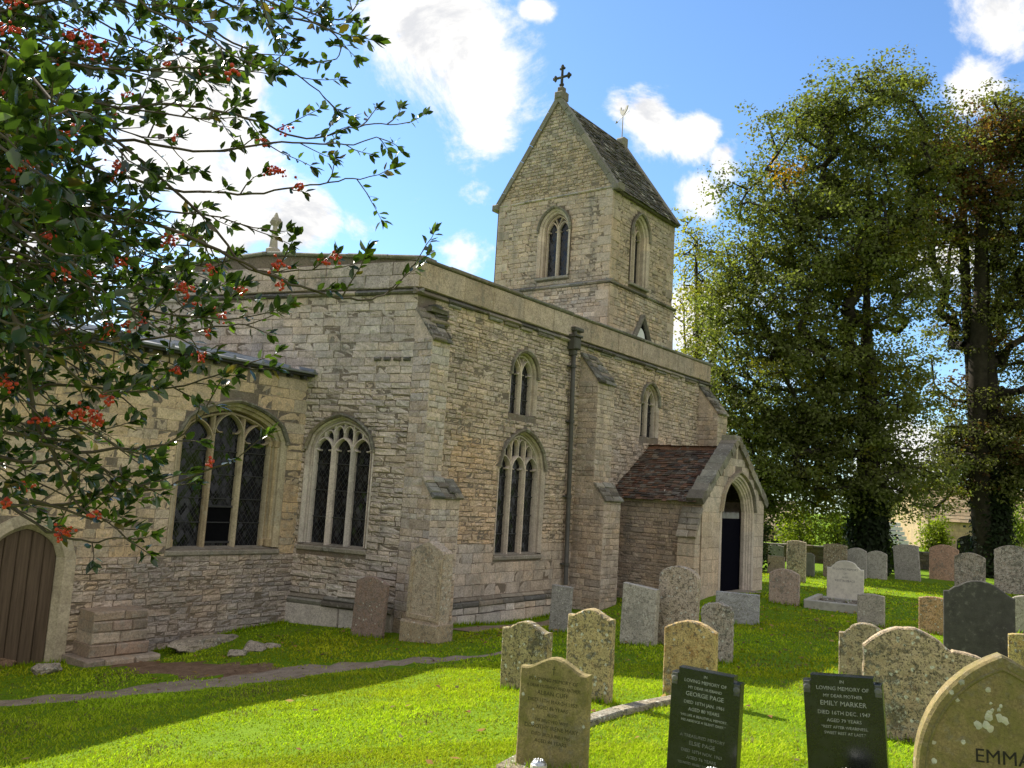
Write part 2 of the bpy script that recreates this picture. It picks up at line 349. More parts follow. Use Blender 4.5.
def masonry(mb, F, outline, holes=(), rows=(.09, .17), lens=(1.4, 3.6), relief=(.004, .03), pal=((.3, .26, .2),), gap=.014, bev=.012, n0=0.0, cj=.22, seed=0, wob=.006, colfn=None):
    g = random.Random(seed)
    z, zmax = min(p[1] for p in outline), max(p[1] for p in outline)
    while z < zmax-1e-4:
        h = g.uniform(*rows); z2 = z+h
        if zmax-z2 < rows[0]*.7: z2 = zmax
        hh = z2-z; sc = [z+.006, (z+z2)/2, z2-.006]
        iv = [hits(outline, q) for q in sc]
        if all(iv):
            segs = [(max(i[0] for i in iv), min(i[1] for i in iv))]
            for hole in holes:
                hv = [q for q in (hits(hole, s_) for s_ in sc) if q]
                if hv:
                    a, b = min(q[0] for q in hv), max(q[1] for q in hv); ns = []
                    for s0, s1 in segs:
                        if b <= s0 or a >= s1: ns.append((s0, s1))
                        else:
                            if a > s0: ns.append((s0, a))
                            if b < s1: ns.append((b, s1))
                    segs = ns
            for s0, s1 in segs:
                u = s0
                while u < s1-.01:
                    l = hh*g.uniform(*lens); u2 = u+l
                    if s1-u2 < hh*lens[0]*.6: u2 = s1
                    G = gap*g.uniform(.5, 1.4); r = n0+g.uniform(*relief); b = min(bev*g.uniform(.6, 1.6), (u2-u)*.3, hh*.3)
                    j = lambda q: g.uniform(-q, q)
                    lo = (u+G/2, z+G/2, u2-G/2, z2-G/2)
                    C4 = [(lo[0]+j(wob), lo[1]+j(wob)), (lo[2]+j(wob), lo[1]+j(wob)), (lo[2]+j(wob), lo[3]+j(wob)), (lo[0]+j(wob), lo[3]+j(wob))]
                    sg = [(1, 1), (-1, 1), (-1, -1), (1, -1)]
                    base = [F(p[0], n0-.015, p[1]) for p in C4]
                    ring = [F(p[0], n0+(r-n0)*.55, p[1]) for p in C4]
                    fr = [F(p[0]+q[0]*b, r+j(wob*.9), p[1]+q[1]*b) for p, q in zip(C4, sg)]
                    c = jit(g.choice(pal), cj, g)
                    if colfn: c = colfn(u, z, c)
                    q0, q1, q2, q3 = [(p[0]+q[0]*b, p[1]+q[1]*b) for p, q in zip(C4, sg)]; gr = []
                    for jv in range(3):
                        for ju in range(4):
                            a_, b_ = ju/3, jv/2; uu = (q0[0]*(1-a_)+q1[0]*a_)*(1-b_)+(q3[0]*(1-a_)+q2[0]*a_)*b_; vv = (q0[1]*(1-a_)+q1[1]*a_)*(1-b_)+(q3[1]*(1-a_)+q2[1]*a_)*b_
                            edge_ = ju in (0, 3) or jv in (0, 2); gr.append(F(uu+j(wob*.5), r+j(wob*1.1)-(.25*b if edge_ else 0), vv+j(wob*.7)))
                    fcs = [(0, 1, 5, 4), (1, 2, 6, 5), (2, 3, 7, 6), (3, 0, 4, 7), (4, 5, 11, 10, 9, 8), (5, 6, 19, 15, 11), (6, 7, 16, 17, 18, 19), (7, 4, 8, 12, 16)]
                    fcs += [(8+jv*4+ju, 9+jv*4+ju, 13+jv*4+ju, 12+jv*4+ju) for jv in range(2) for ju in range(3)]
                    mb.add(base+ring+gr, fcs, c)
                    u = u2
        z = z2

MORT = (.20, .17, .138)
def panel(mb, F, outline, holes=(), n=0.0, col=MORT):
    polys = [[Vector((p[0], p[1], 0)) for p in q] for q in [outline]+list(holes)]
    flat = [p for q in polys for p in q]
    tris = tessellate_polygon(polys)
    mb.add([F(p.x, n, p.y) for p in flat], [tuple(t) for t in tris], col)

def arch(hw, zs, za, u0=0.0, off=0.0, n=10, zb=None):
    """outline of an arched opening from bottom left over the apex to bottom right"""
    a = hw+off; h = za-zs+off*(1.15 if za-zs > hw*.9 else 1.0)
    pts = []
    if h >= a*.98:
        r = (a*a+h*h)/(2*a)
        th = math.asin(min(1, h/r))
        for i in range(n+1):
            t = th*i/n; pts.append((-(a)+r-r*math.cos(t), r*math.sin(t)))
    else:
        for i in range(n+1):
            x = -a+a*math.sin(i/n*math.pi/2)
            t = abs(x)/a; pts.append((x, h*(.80*math.sqrt(max(0, 1-t*t))+.20*(1-t))))
    pts[-1] = (0.0, h)
    L = [(u0+x, zs+y) for x, y in pts]; Rr = [(u0-x, zs+y) for x, y in reversed(pts[:-1])]
    if zb is not None: L = [(u0-a, zb)]+[(u0-a, zb+(zs-zb)*k/5) for k in range(1, 5)]+L; Rr = Rr+[(u0+a, zb+(zs-zb)*k/5) for k in range(4, 0, -1)]+[(u0+a, zb)]
    return L+Rr

def loft(mb, F, sections, pal, seglen=3, cj=.14):
    """sections: list of (outline pts, n)"""
    k = len(sections[0][0]); cols = []
    c = jit(rng.choice(pal), cj)
    for i in range(k-1):
        if i % seglen == 0: c = jit(rng.choice(pal), cj)
        cols.append(c)
    for (A, na), (B, nb) in zip(sections[:-1], sections[1:]):
        for i in range(k-1):
            mb.add([F(*q) for q in ((A[i][0], na, A[i][1]), (A[i+1][0], na, A[i+1][1]), (B[i+1][0], nb, B[i+1][1]), (B[i][0], nb, B[i][1]))], [(0, 1, 2, 3)], cols[i])

def bar(mb, F, pts, wd, n0, n1, col):
    """moulded bar along a 2D polyline: chamfered section"""
    P = [np.array(p, float) for p in pts]; k = len(P); rings = []
    for i in range(k):
        t = (P[min(i+1, k-1)]-P[max(i-1, 0)]); t = t/max(1e-9, np.linalg.norm(t)); s = np.array([-t[1], t[0]])
        prof = [(-wd/2, n0), (-wd/2, n1-(n1-n0)*.45), (-wd*.2, n1), (wd*.2, n1), (wd/2, n1-(n1-n0)*.45), (wd/2, n0)]
        rings.append([F(P[i][0]+s[0]*a, nn, P[i][1]+s[1]*a) for a, nn in prof])
    V = [p for r_ in rings for p in r_]; fs = []
    for i in range(k-1):
        for q in range(5): fs.append((i*6+q, i*6+q+1, (i+1)*6+q+1, (i+1)*6+q))
    fs += [(0, 1, 2, 3, 4, 5), tuple((k-1)*6+q for q in range(6))]
    mb.add(V, fs, col)

def tube(mb, pts, radii, col=(.05, .045, .035), sides=6):
    P = [np.array(p, float) for p in pts]; k = len(P); V = []; ref = np.array([0.31, 0.17, 0.93])
    for i in range(k):
        t = P[min(i+1, k-1)]-P[max(i-1, 0)]; t = t/max(1e-9, np.linalg.norm(t))
        a = np.cross(t, ref); 
        if np.linalg.norm(a) < .05: a = np.cross(t, (1, 0, 0))
        a = a/np.linalg.norm(a); b = np.cross(t, a)
        for q in range(sides):
            th = 2*math.pi*q/sides; V.append(P[i]+(a*math.cos(th)+b*math.sin(th))*radii[i])
    fs = [(i*sides+q, i*sides+(q+1) % sides, (i+1)*sides+(q+1) % sides, (i+1)*sides+q) for i in range(k-1) for q in range(sides)]
    fs += [tuple(range(sides)), tuple((k-1)*sides+q for q in range(sides))]
    mb.add(V, fs, col)

# ------------------------------------------------------------------ terrain
CP = [(-12.2, -11.6, .70), (-10.5, -13.5, .72), (-8.2, -11.1, .58), (-9.4, -8.9, .45), (-6.5, -7.6, .20), (-4.76, -6.0, .08), (-2.5, -9.5, .15), (-1.5, -4.2, -.12), (-3.8, -2.6, -.35),
      (-3.6, 2.0, -.76), (-.8, 2.0, -.47), (-5.2, 2.0, -.72), (-8, 2.2, -.85), (-12, 2, -.8), (-2.0, .4, -.45), (-6, -1.2, -.5), (-9, -4.5, -.18), (-8.5, -3.0, -.42), (-12, -5, 0), (-16, -10, .6),
      (.2, -.9, -.36), (3, -.9, -.42), (5.6, -.9, -.40), (3, -3.0, -.14), (7.4, -1.5, -.08), (8.5, -3.0, .10), (12, -3, .08), (5, -5.5, .02), (1, -6, .03), (2, -8, .10), (8, -9, .10), (4, -12, .2), (14, -6, .1), (20, -3, .1), (21, -10, .1), (30, -3, .15), (12, -14, .15), (16, 8, .1), (0, 12, -.3), (0, 5, -.4)]
for rad in (55, 150, 400):
    for k in range(10): CP.append((rad*math.cos(k*.6283+.2), rad*math.sin(k*.6283+.2), .1))
CP = np.array(CP)
def _phi(d2): return 0.5*d2*np.log(np.maximum(d2, 1e-9))
def _fit():
    X = CP[:, :2]; n = len(X); d2 = ((X[:, None]-X[None])**2).sum(-1); A = np.zeros((n+3, n+3))
    A[:n, :n] = _phi(d2)+np.eye(n)*.6; A[:n, n] = 1; A[:n, n+1:] = X; A[n, :n] = 1; A[n+1:, :n] = X.T
    return np.linalg.solve(A, np.concatenate([CP[:, 2], [0, 0, 0]]))
_W = _fit()
def gz(x, y):
    x = np.asarray(x, float); y = np.asarray(y, float); sh = x.shape; p = np.stack([x.ravel(), y.ravel()], 1)
    out = np.empty(len(p)); n = len(CP)
    for i in range(0, len(p), 20000):
        q = p[i:i+20000]; d2 = ((q[:, None]-CP[None, :, :2])**2).sum(-1); out[i:i+20000] = _phi(d2)@_W[:n]+_W[n]+q@_W[n+1:]
    und = .025*np.sin(p[:, 0]*1.3+.7*np.sin(p[:, 1]*.9))*np.cos(p[:, 1]*1.1+.4)
    return (out+und).reshape(sh)
def g1(x, y): return float(gz(np.array([x]), np.array([y]))[0])
def gnd(px, py):
    r = ray(px, py); t = 2.0
    while t < 200:
        p = CAM+r*t
        if p[2] < g1(p[0], p[1]): break
        t += .25
    lo, hi = t-.25, t
    for _ in range(20):
        mm = (lo+hi)/2; p = CAM+r*mm
        if p[2] < g1(p[0], p[1]): hi = mm
        else: lo = mm
    p = CAM+r*hi; return p[0], p[1], hi

def terrain():
    def axis(c):
        t = np.linspace(-1, 1, 181); return c+np.sinh(t*6.2)/np.sinh(6.2)*900
    xs, ys = axis(-4.0), axis(-4.0)
    X, Y = np.meshgrid(xs, ys, indexing='ij'); rr = np.hypot(X, Y)
    Z = gz(X, Y); f = np.clip((rr-60)/60, 0, 1); Z = Z*(1-f)+.1*f
    n = len(xs); idx = np.arange(n*n).reshape(n, n)
    F_ = np.stack([idx[:-1, :-1], idx[1:, :-1], idx[1:, 1:], idx[:-1, 1:]], -1).reshape(-1, 4)
    o = np_mesh('ground', np.stack([X, Y, Z], -1).reshape(-1, 3), F_, np.full((len(F_), 3), .1), M['lawn'], smooth=True)
    tag(o, kind='structure')
terrain()

def strip(name, pts, widths, mat, lift=.014, edge=.10, seed=3):
    """a ragged-edged band lying on the ground"""
    g = random.Random(seed); P = [np.array(p, float) for p in pts]; L = []
    for i in range(len(P)-1):
        k = max(1, int(np.linalg.norm(P[i+1]-P[i])/.18))
        for q in range(k): L.append((P[i]+(P[i+1]-P[i])*q/k, widths[i]+(widths[i+1]-widths[i])*q/k))
    L.append((P[-1], widths[-1])); V = []; fs = []; K = 7
    for i, (p, wd) in enumerate(L):
        t = L[min(i+1, len(L)-1)][0]-L[max(i-1, 0)][0]; t = t/np.linalg.norm(t); s = np.array([-t[1], t[0]])
        a, b = -wd/2+g.uniform(-edge, edge), wd/2+g.uniform(-edge, edge)
        for q in range(K):
            o_ = a+(b-a)*q/(K-1); V.append((p+s*o_))
    V = np.array(V); Z = gz(V[:, 0], V[:, 1])+lift
    for i in range(len(L)):
        Z[i*K] -= lift+.01; Z[i*K+K-1] -= lift+.01
    for i in range(len(L)-1):
        for q in range(K-1): fs.append((i*K+q, i*K+q+1, (i+1)*K+q+1, (i+1)*K+q))
    fs = np.array(fs); o = np_mesh(name, np.column_stack([V, Z]), fs, np.full((len(fs), 3), .2), mat, smooth=True)
    tag(o, kind='structure'); return o
def gp(px, py): q = gnd(px, py); return (q[0], q[1])
PATH_PX = [(-120, 722), (0, 704), (80, 697), (160, 689), (240, 680), (320, 670), (400, 662), (470, 657), (530, 652)]
path_pts = [gp(*p) for p in PATH_PX]; path_w = [.7, .7, .75, .95, 1.05, .85, .6, .4, .12]
strip('path', path_pts, path_w, M['path'], .008, .16)
earth_pts = [gp(*p) for p in [(86, 664), (130, 664), (180, 668), (235, 671), (290, 676)]]
strip('earth', earth_pts, [.4, .9, 1.35, 1.2, .4], M['earth'], .005, .25, 5)
strip('drain', [(1.0, -.75), (2.5, -.78), (4.2, -.76), (5.7, -.74)], [.7, .8, .8, .5], M['path'], .012, .05, 8)

# ------------------------------------------------------------------ the church
church = empty('church', (0, 0, 0))
tag(church, 'limestone parish church with saddleback tower, south porch and traceried windows', 'church')
S_ = Frame((0, 0), 0); EA = 104.46; E_ = Frame((0, 0), EA, -1)
YC = 2.364; CE = (YC*math.cos(R(EA)), YC*math.sin(R(EA))); C_ = Frame(CE, -1.733)
TX, TY, TW, TD = 10.849, 2.16, 4.673, 4.459
TE_ = Frame((TX, TY), 90, -1); TS_ = Frame((TX, TY), 0)
LN = 13.66
PAL_S = [(.56, .465, .375), (.52, .435, .355), (.59, .495, .40), (.50, .425, .355), (.55, .475, .405), (.46, .39, .325)]
PAL_E = [(.55, .49, .44), (.51, .455, .41), (.58, .525, .47), (.48, .43, .395), (.56, .485, .415)]
PAL_C = [(.59, .49, .375), (.57, .475, .365), (.55, .47, .39), (.61, .51, .385), (.51, .445, .38)]
PAL_T = [(.53, .45, .375), (.50, .43, .36), (.56, .475, .395), (.47, .405, .345)]
PAL_A = [(.57, .485, .40), (.54, .465, .385), (.59, .505, .415), (.51, .445, .375)]
PAL_D = [(.58, .51, .43), (.55, .485, .415), (.60, .53, .45)]
PAL_G = [(.60, .55, .505), (.57, .52, .48), (.63, .58, .53)]
PAL_B = [(.165, .148, .128), (.22, .197, .168), (.29, .258, .217), (.125, .115, .104)]

def window(F, u, ag, zs, zsp, za, lights, rec, jamb=.10, trac='perp', pal=PAL_D, hood=True, sill=True, mull=.10, name='window', bars=4, pane_col=None):
    """one traceried window: jamb frame (the part) with hood, sill, tracery and leaded glass under it. ag = half width of the glazing"""
    mb = MB(); aw = ag+jamb
    o = lambda d, zb=zs: arch(ag, zsp, za, u, d, 12, zb)
    face = .0
    loft(mb, F, [(o(aw-ag+.045), -.01), (o(aw-ag+.045), .014), (o(aw-ag+.02), .017), (o(aw-ag), -.01), (o(jamb*.62), -.045), (o(jamb*.60), -.10), (o(jamb*.25), -.13), (o(jamb*.2), -rec*.85), (o(0), -rec*.95), (o(0), -rec-.02)], pal)
    fr = mb.build(name, M['dressed'], church)
    if hood:
        h = MB(); oa = lambda d: arch(ag, zsp, za, u, d, 12, None); d0 = jamb+.015
        a0 = oa(d0-.02); a1 = oa(d0+.02); a2 = oa(d0+.05); a3 = oa(d0+.055)
        loft(h, F, [(a0, .0), (a0, .05), (a1, .085), (a2, .075), (a3, -.01)], [(.24, .215, .175), (.19, .17, .14), (.29, .26, .21)], 4, .25)
        for q in (a1[0], a1[-1]): block(h, F, q[0]-.035, q[0]+.035, -.01, .08, q[1]-.06, q[1]+.01, (.27, .24, .2), .02, .006)
        h.build('hood_mould', M['weathered'], fr)
    if sill:
        s = MB(); block(s, F, u-aw-.06, u+aw+.06, -rec, .05, zs-.13, zs+.012, jit(PAL_B[2], .1), .02, .004, .05); s.build('sill', M['weathered'], fr)
    t = MB(); k = [0]
    def B(pts, wd, dep=.10, c=None):
        k[0] += 1; bar(t, F, pts, wd, -rec-.01, -rec+dep+.0017*(k[0] % 13), c or jit(rng.choice(pal), .12))
    wl = 2*ag/lights
    if lights == 3:
        sp = zsp+.02; oh = za-zsp
        edge = arch(ag, zsp, za, 0, -.01, 40, None)
        def top(x):
            best = zsp
            for (x0, y0), (x1, y1) in zip(edge[:-1], edge[1:]):
                if min(x0, x1) <= x <= max(x0, x1) and abs(x1-x0) > 1e-6: best = max(best, y0+(y1-y0)*(x-x0)/(x1-x0))
            return best
        lh = wl*.62
        for i in range(1, 3):
            x = -ag+i*wl
            B([(u+x, zs-.02), (u+x, sp+.02)], mull, .13)
            B([(u+x, sp), (u+x, top(x)-.0)], mull*(.62 if trac == 'perp' else .95), .10)
        B([(u-ag+.015, zs), (u-ag+.015, zsp)], .05, .11); B([(u+ag-.015, zs), (u+ag-.015, zsp)], .05, .11)
        B([(u+a, b) for a, b in arch(ag, zsp, za, 0, -.02, 12, None)], .07, .12)
        for i in range(3):
            xc = -ag+(i+.5)*wl; hw = wl/2-.012; base_z = sp-wl*.22 if trac == 'perp' else min(top(xc-hw), top(xc+hw), top(xc)-lh)-.02
            pts = [(u+xc+a, b) for a, b in arch(hw, base_z, base_z+lh, 0, 0, 7, None)]
            B(pts, .055, .11)
            for sg in (-1, 1):   # cusps: little hooked lobes that give the light its trefoil head
                cx0, cz0 = xc+sg*hw*.56, base_z+lh*.36; rad = hw*.36
                pp = [(u+cx0+sg*rad*math.cos(a_), cz0+rad*math.sin(a_)) for a_ in np.linspace(-1.9, 1.2, 8)]
                B(pp, .036, .085)
            if trac == 'perp': B([(u+xc, base_z+lh-.01), (u+xc, top(xc))], mull*.55, .10)
        # panel heads over the lights: a little arch in each half bay
        for i in range(6 if trac == 'perp' else 0):
            x0 = -ag+i*wl/2; x1 = x0+wl/2; xm = (x0+x1)/2; tz = top(xm)
            lo = sp+wl*.32
            if tz-lo > .16:
                hz = min(top(x0+.02), top(x1-.02), tz-.10); hz = max(lo+.05, hz-wl*.22)
                B([(u+a, b) for a, b in arch(wl/4-.01, hz, hz+wl*.30, xm, 0, 5, None)], .042, .09)
    else:
        sp = zsp-.02
        B([(u, zs-.02), (u, sp+.02)], mull, .12)
        B([(u-ag+.012, zs), (u-ag+.012, zsp)], .04, .10); B([(u+ag-.012, zs), (u+ag-.012, zsp)], .04, .10)
        B([(u+a, b) for a, b in arch(ag, zsp, za, 0, -.015, 12, None)], .055, .11)
        hw = ag/2-.008; lh = ag*.86
        for xc in (-ag/2, ag/2):
            B([(u+a, b) for a, b in arch(hw, sp-.02, sp-.02+lh, xc, 0, 7, None)], .05, .10)
            for sg in (-1, 1):
                cx0, cz0 = xc+sg*hw*.56, sp+lh*.26; rad = hw*.36
                B([(u+cx0+sg*rad*math.cos(a_), cz0+rad*math.sin(a_)) for a_ in np.linspace(-1.9, 1.2, 7)], .032, .08)
        zq = sp+.55*ag   # the mullion forks into a Y
        B([(u, sp), (u, zq)], mull*.8, .10)
        for sg in (-1, 1): B([(u, zq-.05), (u+sg*ag*.20, zq+ag*.28), (u+sg*ag*.32, zq+ag*.55)], .045, .095)
    t.build('tracery', M['dressed'], fr)
    # leaded glass with saddle bars
    me = bpy.data.meshes.new('glass'); ol = arch(ag, zsp, za, u, 0.0, 12, zs)
    tr = tessellate_polygon([[Vector((p[0], p[1], 0)) for p in ol]])
    me.from_pydata([tuple(F(p[0], -rec+.0, p[1])) for p in ol], [], [tuple(q) for q in tr])
    uvl = me.uv_layers.new(name='UVMap')
    for lp in me.loops: uvl.data[lp.index].uv = ol[lp.vertex_index]
    me.materials.append(M['glass']); go = bpy.data.objects.new('glass', me); COL.objects.link(go); go.parent = fr
    if bars:
        bm_ = MB()
        for q in range(1, bars+1):
            z = zs+(zsp-zs)*q/(bars+.6)
            block(bm_, F, u-ag+.02, u+ag-.02, -rec+.003, -rec+.028, z-.011, z+.011, (.03, .03, .03), .003)
        bm_.build('saddle_bar', M['iron'], fr)
    return fr

def opening(ag, zs, zsp, za, u, jamb): return arch(ag, zsp, za, u, jamb+.025, 10, zs-.02)
def stone_gap(ag, zs, zsp, za, u, jamb): return arch(ag, zsp, za, u, jamb+.05, 10, zs-.12)

def colgrad(lo_pal):
    return None

# --- nave south wall
WS = [dict(u=3.80, ag=.78, zs=.97, zsp=2.90, za=3.62, jamb=.07), dict(u=3.66, ag=.44, zs=4.08, zsp=4.98, za=5.42, jamb=.05), dict(u=9.74, ag=.46, zs=4.10, zsp=5.03, za=5.52, jamb=.05)]
k5 = lambda d: (d['ag'], d['zs'], d['zsp'], d['za'], d['u'], d['jamb'])
mb = MB(); OUT = [(-.0, -.75), (LN, -.75), (LN, 6.1), (-.0, 6.1)]
panel(mb, S_, OUT, [opening(*k5(d)) for d in WS])
def patch(u, z, c):   # the render differs in patches: ochre between the windows, greyer under the sill
    if z < 1.1: return tuple(a*b for a, b in zip(c, (.95, .97, 1.02)))
    if 1.2 < u < 3.4 and 1.1 < z < 3.4: return tuple(a*b for a, b in zip(c, (1.10, 1.0, .86)))
    return c
masonry(mb, S_, [(.62, .12), (LN, .12), (LN, 1.2), (.62, 1.2)], [stone_gap(*k5(d)) for d in WS], (.13, .24), (1.2, 2.2), (.003, .016), PAL_A, seed=2, gap=.010, cj=.12, colfn=patch)
masonry(mb, S_, [(.5, 1.2), (LN, 1.2), (LN, 6.06), (.5, 6.06)], [stone_gap(*k5(d)) for d in WS], (.065, .125), (1.3, 3.4), (.001, .032), PAL_S, seed=3, wob=.011, gap=.013, cj=.13, colfn=patch)
F2 = S_
masonry(mb, S_, [(.5, -.75), (LN, -.75), (LN, -.07), (.5, -.07)], [], (.22, .34), (1.8, 3.4), (.085, .10), PAL_G, gap=.010, seed=4)
mb.build('nave_wall', M['rubble'], church)
window(S_, WS[0]['u'], WS[0]['ag'], WS[0]['zs'], WS[0]['zsp'], WS[0]['za'], 3, .24, WS[0]['jamb'], bars=4)
window(S_, WS[1]['u'], WS[1]['ag'], WS[1]['zs'], WS[1]['zsp'], WS[1]['za'], 2, .20, WS[1]['jamb'], bars=2, sill=False)
window(S_, WS[2]['u'], WS[2]['ag'], WS[2]['zs'], WS[2]['zsp'], WS[2]['za'], 2, .20, WS[2]['jamb'], bars=2, sill=False)

# --- nave east wall (greyer, rougher coursing)
WE = dict(u=1.50, ag=.67, zs=1.08, zsp=2.98, za=3.52, jamb=.08)
mb = MB()
panel(mb, E_, [(0.0, -.75), (2.6, -.75), (2.6, 4.4), (7.48, 4.4), (7.48, 6.1), (0.0, 6.1)], [opening(*k5(WE))])
masonry(mb, E_, [(.0, .12), (2.42, .12), (2.42, 4.3), (.0, 4.3)], [stone_gap(*k5(WE))], (.075, .15), (1.3, 3.8), (.002, .046), PAL_E, seed=5, wob=.013, cj=.13, gap=.014)
masonry(mb, E_, [(.0, 4.3), (7.48, 4.3), (7.48, 6.04), (.0, 6.04)], [], (.11, .18), (1.6, 3.2), (.002, .022), PAL_E, seed=6, wob=.008, cj=.10, gap=.009)
masonry(mb, E_, [(-.0, -.75), (2.4, -.75), (2.4, -.07), (-.0, -.07)], [], (.22, .34), (1.8, 3.4), (.085, .10), PAL_G, gap=.010, seed=7)
mb.build('nave_wall', M['rubble'], church)
window(E_, WE['u'], WE['ag'], WE['zs'], WE['zsp'], WE['za'], 3, .22, WE['jamb'], bars=3, pal=PAL_G, mull=.115)

# --- parapets, string course, coping, plinth
mb = MB()
panel(mb, S_, [(-.03, 6.16), (LN, 6.16), (LN, 6.72), (-.03, 6.72)], n=.03)
masonry(mb, S_, [(-.03, 6.17), (LN, 6.17), (LN, 6.70), (-.03, 6.70)], [], (.52, .53), (1.4, 2.6), (.036, .042), [(.51, .43, .345), (.48, .41, .335), (.53, .45, .36), (.45, .395, .33)], gap=.008, seed=8, n0=.03, cj=.07)
panel(mb, E_, [(-.03, 6.16), (7.5, 6.16), (7.5, 6.70), (3.74, 6.98), (-.03, 6.72)], n=.03)
masonry(mb, E_, [(-.03, 6.17), (7.5, 6.17), (7.5, 6.70), (-.03, 6.70)], [], (.26, .27), (1.8, 3.6), (.036, .045), PAL_E, gap=.008, seed=9, n0=.03, cj=.1)
mb.build('parapet', M['parapet'], church)
mb = MB(); u = -.14
while u < LN+.05:
    l = min(rng.uniform(.5, 1.0), LN+.06-u)
    block(mb, S_, u+.004, u+l, -.02, .13+rng.uniform(-.06, .015), 6.03+rng.uniform(0, .03), 6.17, jit(rng.choice(PAL_B), .3), .03, .012, .07)
    if rng.random() < .8: block(mb, S_, u+.03, u+l*rng.uniform(.5, .9), -.02, .05+rng.uniform(0, .04), 5.97, 6.04, jit(PAL_B[2], .3), .02, .012)
    u += l
u = -.12
while u < 7.48:
    l = min(rng.uniform(.5, 1.0), 7.5-u)
    block(mb, E_, u+.004, u+l, -.02, .11+rng.uniform(-.05, .02), 6.04+rng.uniform(0, .03), 6.17, jit(rng.choice(PAL_B+PAL_E), .3), .03, .012, .06); u += l
mb.build('string_course', M['weathered'], church)
mb = MB(); u = -.12
while u < LN+.05:
    l = min(rng.uniform(.7, 1.3), LN+.1-u)
    block(mb, S_, u+.004, u+l, -.45, .11, 6.70, 6.83+rng.uniform(-.012, .012), jit((.22, .20, .165), .3), .025, .006, .05); u += l
SE = Slope(E_(0, 0, 6.72), E_(3.74, 0, 6.99)-E_(0, 0, 6.72), np.array([0, 0, 1.0]))
SE.N = E_.N; u = -.12
while u < 3.75:
    l = min(rng.uniform(.6, 1.1), 3.80-u)
    block(mb, SE, u+.004, u+l, -.45, .115, 0, .115+rng.uniform(-.01, .01), jit((.25, .235, .2), .25), .025, .006, .04); u += l
SE2 = Slope(E_(3.74, 0, 6.99), E_(7.5, 0, 6.72)-E_(3.74, 0, 6.99), np.array([0, 0, 1.0])); SE2.N = E_.N
for q in range(4): block(mb, SE2, q*.94+.004, q*.94+.94, -.45, .115, 0, .115, jit((.25, .235, .2), .25), .025, .006, .04)
mb.build('coping', M['weathered'], church)
for F, a, b in ((S_, .62, 5.95), (S_, 6.98, 7.8), (E_, -.0, 2.40)):
    mb = MB(); u = a
    while u < b-.02:
        l = min(rng.uniform(.5, .9), b-u)
        block(mb, F, u+.003, u+l-.003, -.02, .12+rng.uniform(-.02, .02), -.08, .03, jit(rng.choice(PAL_B), .3), .03, .012)
        block(mb, F, u+.003, u+l-.003, -.02, .07+rng.uniform(-.012, .012), .03, .125, jit(rng.choice(PAL_B[1:3]), .3), .03, .01, .05); u += l
    mb.build('plinth_moulding', M['weathered'], church)
# gable finial over the east wall
mb = MB(); fb = E_(3.74, -.2, 7.08)
prof = [(.0, .17), (.10, .16), (.14, .10), (.35, .075), (.62, .05), (.66, .085), (.74, .10), (.82, .06), (.92, .02)]
tube(mb, [fb+np.array([0, 0, z]) for z, r_ in prof], [r_ for z, r_ in prof], (.40, .37, .31), 8)
for a in range(4): 
    th = a*math.pi/2+.3; c = fb+np.array([math.cos(th)*.09, math.sin(th)*.09, .72]); tube(mb, [c-np.array([0, 0, .07]), c, c+np.array([0, 0, .07])], [.02, .06, .02], (.36, .33, .28), 6)
mb.build('finial', M['dressed'], church)

